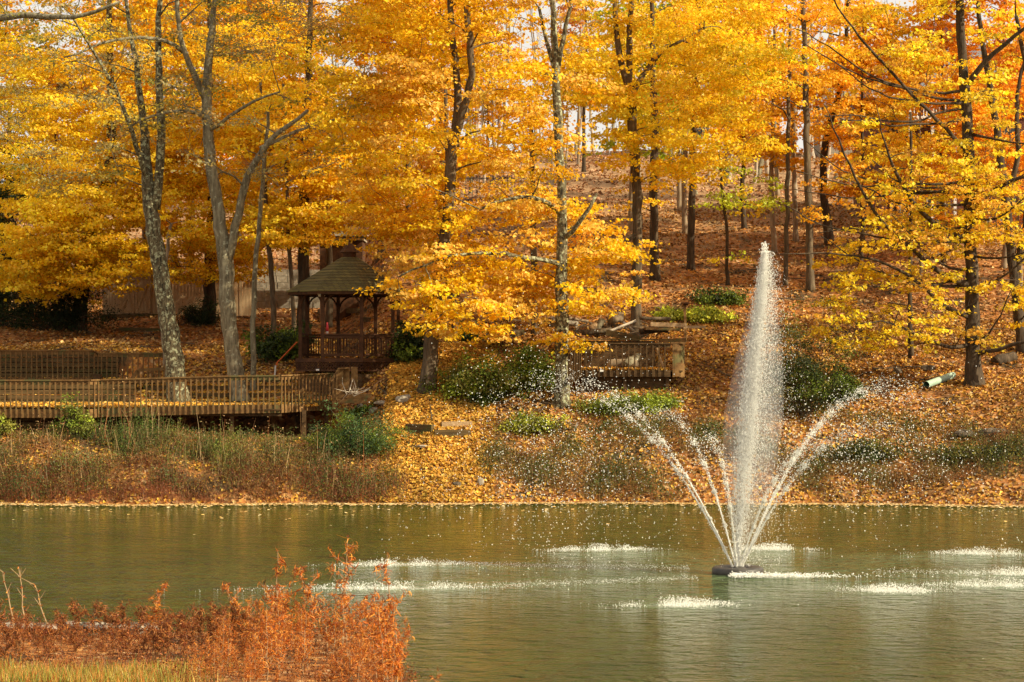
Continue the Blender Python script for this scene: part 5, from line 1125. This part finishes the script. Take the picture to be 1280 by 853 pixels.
def bare_stem(px0, px1, D, h, lab):
    x = XD(px0, D); g = np.array([x, D, float(zt(x, D))]); tp = np.array([XD(px1, D), D, g[2] + h]); pts = np.array([g + (tp - g) * u + rn(3) * .01 for u in np.linspace(0, 1, 8)]); mb = MB().tube(pts, np.linspace(.014, .006, 8), 5)
    t = thing('dried_stalk', g, lab, 'dried plant'); 
    for _ in range(4): i = R.integers(4, 8); mb.tube([pts[i], pts[i] + [R.normal() * .12, 0, .15]], [.006, .003], 4)
    part(t, 'stem', mb, M['orange'] if 0 else M['cut']); lb = MB(); k = R.integers(3, 8, size=24); ribbons(lb, pts[k], rn(24, 3), R.uniform(.03, .08, 24), R.uniform(.01, .02, 24), RUSTC); part(t, 'curled_leaves', lb, M['dry'])
bare_stem(20, 4, 37.2, 1.05, 'left tall bare dried stalk of the pair at the lower left'); bare_stem(32, 24, 37.0, 1.15, 'right tall bare dried stalk of the pair at the lower left'); bare_stem(62, 44, 37.3, .85, 'shorter bare dried stalk right of the tall pair')

# ------------------------------------------------------------------ fountain
def mist_mat(d):
    m, nt = new_mat('fine_mist'); v = N(nt, 'ShaderNodeVolumePrincipled'); v.inputs['Color'].default_value = (.97, .96, .93, 1); v.inputs['Density'].default_value = d; v.inputs['Anisotropy'].default_value = .2
    o = N(nt, 'ShaderNodeOutputMaterial'); nt.links.new(v.outputs[0], o.inputs['Volume']); return m
ft = thing('fountain', (FX, FY, 0), 'floating fountain throwing a tall white plume and arching side jets', 'fountain')
mb = MB(); prof = [(.30, .10), (.36, .15), (.52, .16), (.575, .12), (.58, -.03), (.5, -.08)]; n = 40
V = [[FX + r * math.cos(2 * math.pi * j / n), FY + r * math.sin(2 * math.pi * j / n), z] for r, z in prof for j in range(n)]
mb.add(V, [[i * n + j, i * n + (j + 1) % n, (i + 1) * n + (j + 1) % n, (i + 1) * n + j] for i in range(len(prof) - 1) for j in range(n)]); part(ft, 'float', mb, M['float'], True)
part(ft, 'nozzle', MB().tube([(FX, FY, -.05), (FX, FY, .12), (FX, FY, .17)], [.28, .2, .1], 20), M['float'], True)
def drops(mb, C, size, stretch=1.0, dirs=None):
    n = len(C); s = np.broadcast_to(size, (n,))[:, None]
    base = np.array([[1, 1, 1], [1, -1, -1], [-1, 1, -1], [-1, -1, 1]]) * .6
    A_ = rn(n, 3, 3); q1 = unit(A_[:, 0]); q2 = unit(np.cross(q1, A_[:, 1])); q3 = np.cross(q1, q2)
    V = base[None, :, 0, None] * q1[:, None] + base[None, :, 1, None] * q2[:, None] + base[None, :, 2, None] * q3[:, None]
    if dirs is not None: V = V + dirs[:, None] * (np.einsum('nij,nj->ni', V, dirs) * (stretch - 1))[..., None]
    V = C[:, None] + V * s[:, None]
    T = np.arange(n)[:, None, None] * 4 + np.array([[0, 1, 2], [0, 3, 1], [0, 2, 3], [1, 3, 2]])
    mb.add(V.reshape(-1, 3), None, T.reshape(-1, 3))
nz0 = np.array([FX, FY, .16])
lands = [(-2.84, 6.4), (-1.8, -6.6), (-7.7, 2.2), (-7.8, -3.3), (6.9, 5.2), (6.6, -.2), (5.6, -2.8), (2.9, -3.9), (1.6, 6.6)]
hs = [3.4, 3.0, 4.0, 4.3, 3.9, 4.1, 3.2, 2.8, 3.6]
for (lx, ly), hj in zip(lands, hs):
    mb = MB(); n = 6400; t = R.random(n) ** 1.25; t = t[R.random(n) < 1 - .66 * sstep(.15, .4, t) - .27 * sstep(.45, .7, t)]; n = len(t); off = np.array([lx, ly]) / 8 * .12
    # water leaves in pulses: bunch the drops
    t = np.clip(t + .012 * np.sin(t * 90 + R.uniform(0, 6)), 0, 1)
    sg = (.008 + .42 * t ** 1.7)[:, None] * np.where(R.random(n) < .25, 1.9, .8)[:, None]
    c = nz0 + np.stack([off[0] + lx * t, off[1] + ly * t, 4 * hj * t * (1 - t)], -1) + rn(n, 3) * sg * np.array([1, 1, .9])
    c[:, 2] = np.maximum(c[:, 2], .02 + .05 * R.random(n)); vel = unit(np.stack([lx + 0 * t, ly + 0 * t, 4 * hj * (1 - 2 * t)], -1))
    sz = (.004 + .011 * R.random(n) ** 3); drops(mb, c, sz, 2.0, vel)
    tt = np.linspace(0, .13, 8); mb.tube([nz0 + [off[0] + lx * u, off[1] + ly * u, 4 * hj * u * (1 - u)] for u in tt], np.linspace(.02, .012, 8), 6)
    part(ft, 'side_jet', mb, M['drop'])
mb = MB(); n = 15000; u = R.random(n) ** .85; top = 7.3; lx = .62
sg = .03 + .085 * np.sin(np.pi * np.clip(u, 0, 1) ** .8) * (1 - .4 * u) + .01 * u
core = nz0 + np.stack([lx * u ** 1.4, .1 * u, top * u * (1 - .14 * R.random(n) ** 2 * u)], -1) + rn(n, 3) * sg[:, None] * np.array([1, 1, .4])
drops(mb, core, .005 + .010 * R.random(n) ** 2, 2.4, np.tile(UP, (n, 1))); mb.tube([nz0, nz0 + [.03, 0, .9]], [.05, .015], 8)
part(ft, 'central_jet', mb, M['drop'])
mb = MB(); n = 56000; zf = top * (.97 - .97 * R.random(n) ** 1.1); f = 1 - zf / top                 # f: how far it has fallen
rr_ = (.04 + .85 * f ** .7) * np.abs(rn(n)) * .62; a = R.uniform(0, 6.28, n); keep = R.random(n) < np.interp(f, [0, .15, .6, .8, 1], [.35, .9, .8, .45, .15])
c = nz0 + np.stack([.62 * (1 - f) ** 1.4 + .22 * f ** .5 + rr_ * np.cos(a) * np.where(np.cos(a) > 0, 1.3, .6), rr_ * np.sin(a), zf], -1)[:]
k = keep & (c[:, 2] > .1); c = c[k]
drops(mb, c, .0035 + .008 * R.random(len(c)) ** 4, 2.2, np.tile(UP, (len(c), 1))); part(ft, 'falling_spray', mb, M['drop'])
mb = MB()                                                     # where the jets land
for (lx, ly), wx_ in zip(lands, [1.2, 1.1, 1.6, 2.6, 1.5, 1.6, 1.8, .9, .9]):
    n = 3600; x = rn(n) * wx_ * .5; w_ = np.sin(x * 5 + lx) * np.sin(x * 2.3 + ly) + .9; kk = R.random(n) < w_; x = x[kk]; n = len(x); sp = R.random(n) ** 3
    c = np.stack([FX + lx * .98 + x, FY + ly * .98 + rn(n) * (.12 + .26 * R.random(n)) - x * .1 * np.sign(lx), sp * .15 * np.exp(-(x / wx_) ** 2 * 1.5) + .01], -1)
    drops(mb, c, .0035 + .011 * R.random(n) ** 3, 1.6, np.tile(UP, (n, 1)))
n = 2600; x = R.gamma(2, .45, n); c = np.stack([FX - .3 + x, FY - .85 + rn(n) * .1, np.abs(rn(n)) * .035 + .01], -1); drops(mb, c, .010 + .014 * R.random(n))
for (x0, x1, y0, y1, m) in [(-5.5, -1, -3.0, -1.2, 1600), (-6, -1, 2, 1.2, 1400), (1.5, 4.2, -3.4, -3.7, 700), (3, 6, .2, .0, 700)]:
    s = R.random(m); c = np.stack([FX + x0 + (x1 - x0) * s, FY + y0 + (y1 - y0) * s + rn(m) * .3, np.abs(rn(m)) * .03 + .01], -1); drops(mb, c, .003 + .009 * R.random(m) ** 2)
part(ft, 'splash', mb, M['drop'])
mb = MB(); n = 2600                                           # stray drops blown away from the jets
c = np.stack([FX - 4 + rn(n) * 1.3, FY + rn(n) * 1.5, np.abs(2.6 + rn(n) * 1.3)], -1); drops(mb, c, .008 + .013 * R.random(n) ** 2)
n = 1600; c = np.stack([FX + 3.0 + rn(n) * 1.1, FY + rn(n) * 1.5, np.abs(2.9 + rn(n) * .8)], -1); drops(mb, c, .008 + .013 * R.random(n) ** 2)
part(ft, 'loose_spray', mb, M['drop'])

def mist(prof, dens, sy=1.0):                                 # prof: (z, centre x offset, radius)
    mb = MB(); n = 24; V = [[FX + cx + r * math.cos(2 * math.pi * j / n), FY + r * sy * math.sin(2 * math.pi * j / n), z] for z, cx, r in prof for j in range(n)]
    mb.add(V, [[i * n + j, i * n + (j + 1) % n, (i + 1) * n + (j + 1) % n, (i + 1) * n + j] for i in range(len(prof) - 1) for j in range(n)])
    mb.Q.append(np.array([list(range(3, -1, -1))]) * 0 + 0) if 0 else None
    k = mb.n; mb.add([[FX + prof[0][1], FY, prof[0][0]], [FX + prof[-1][1], FY, prof[-1][0]]]); m = len(prof) - 1
    mb.T.append(np.array([[k, (j + 1) % n, j] for j in range(n)] + [[k + 1, m * n + j, m * n + (j + 1) % n] for j in range(n)]))
    return part(ft, 'mist', mb, mist_mat(dens), True)
mist([(.25, .0, .05), (1.2, .12, .35), (2.4, .25, .62), (3.6, .36, .68), (4.8, .48, .55), (5.8, .56, .36), (6.6, .62, .18), (7.1, .64, .04)], .36)
mist([(.2, .0, .04), (2, .08, .12), (3.8, .25, .2), (5.2, .4, .2), (6.4, .55, .12), (7.0, .62, .03)], .9)
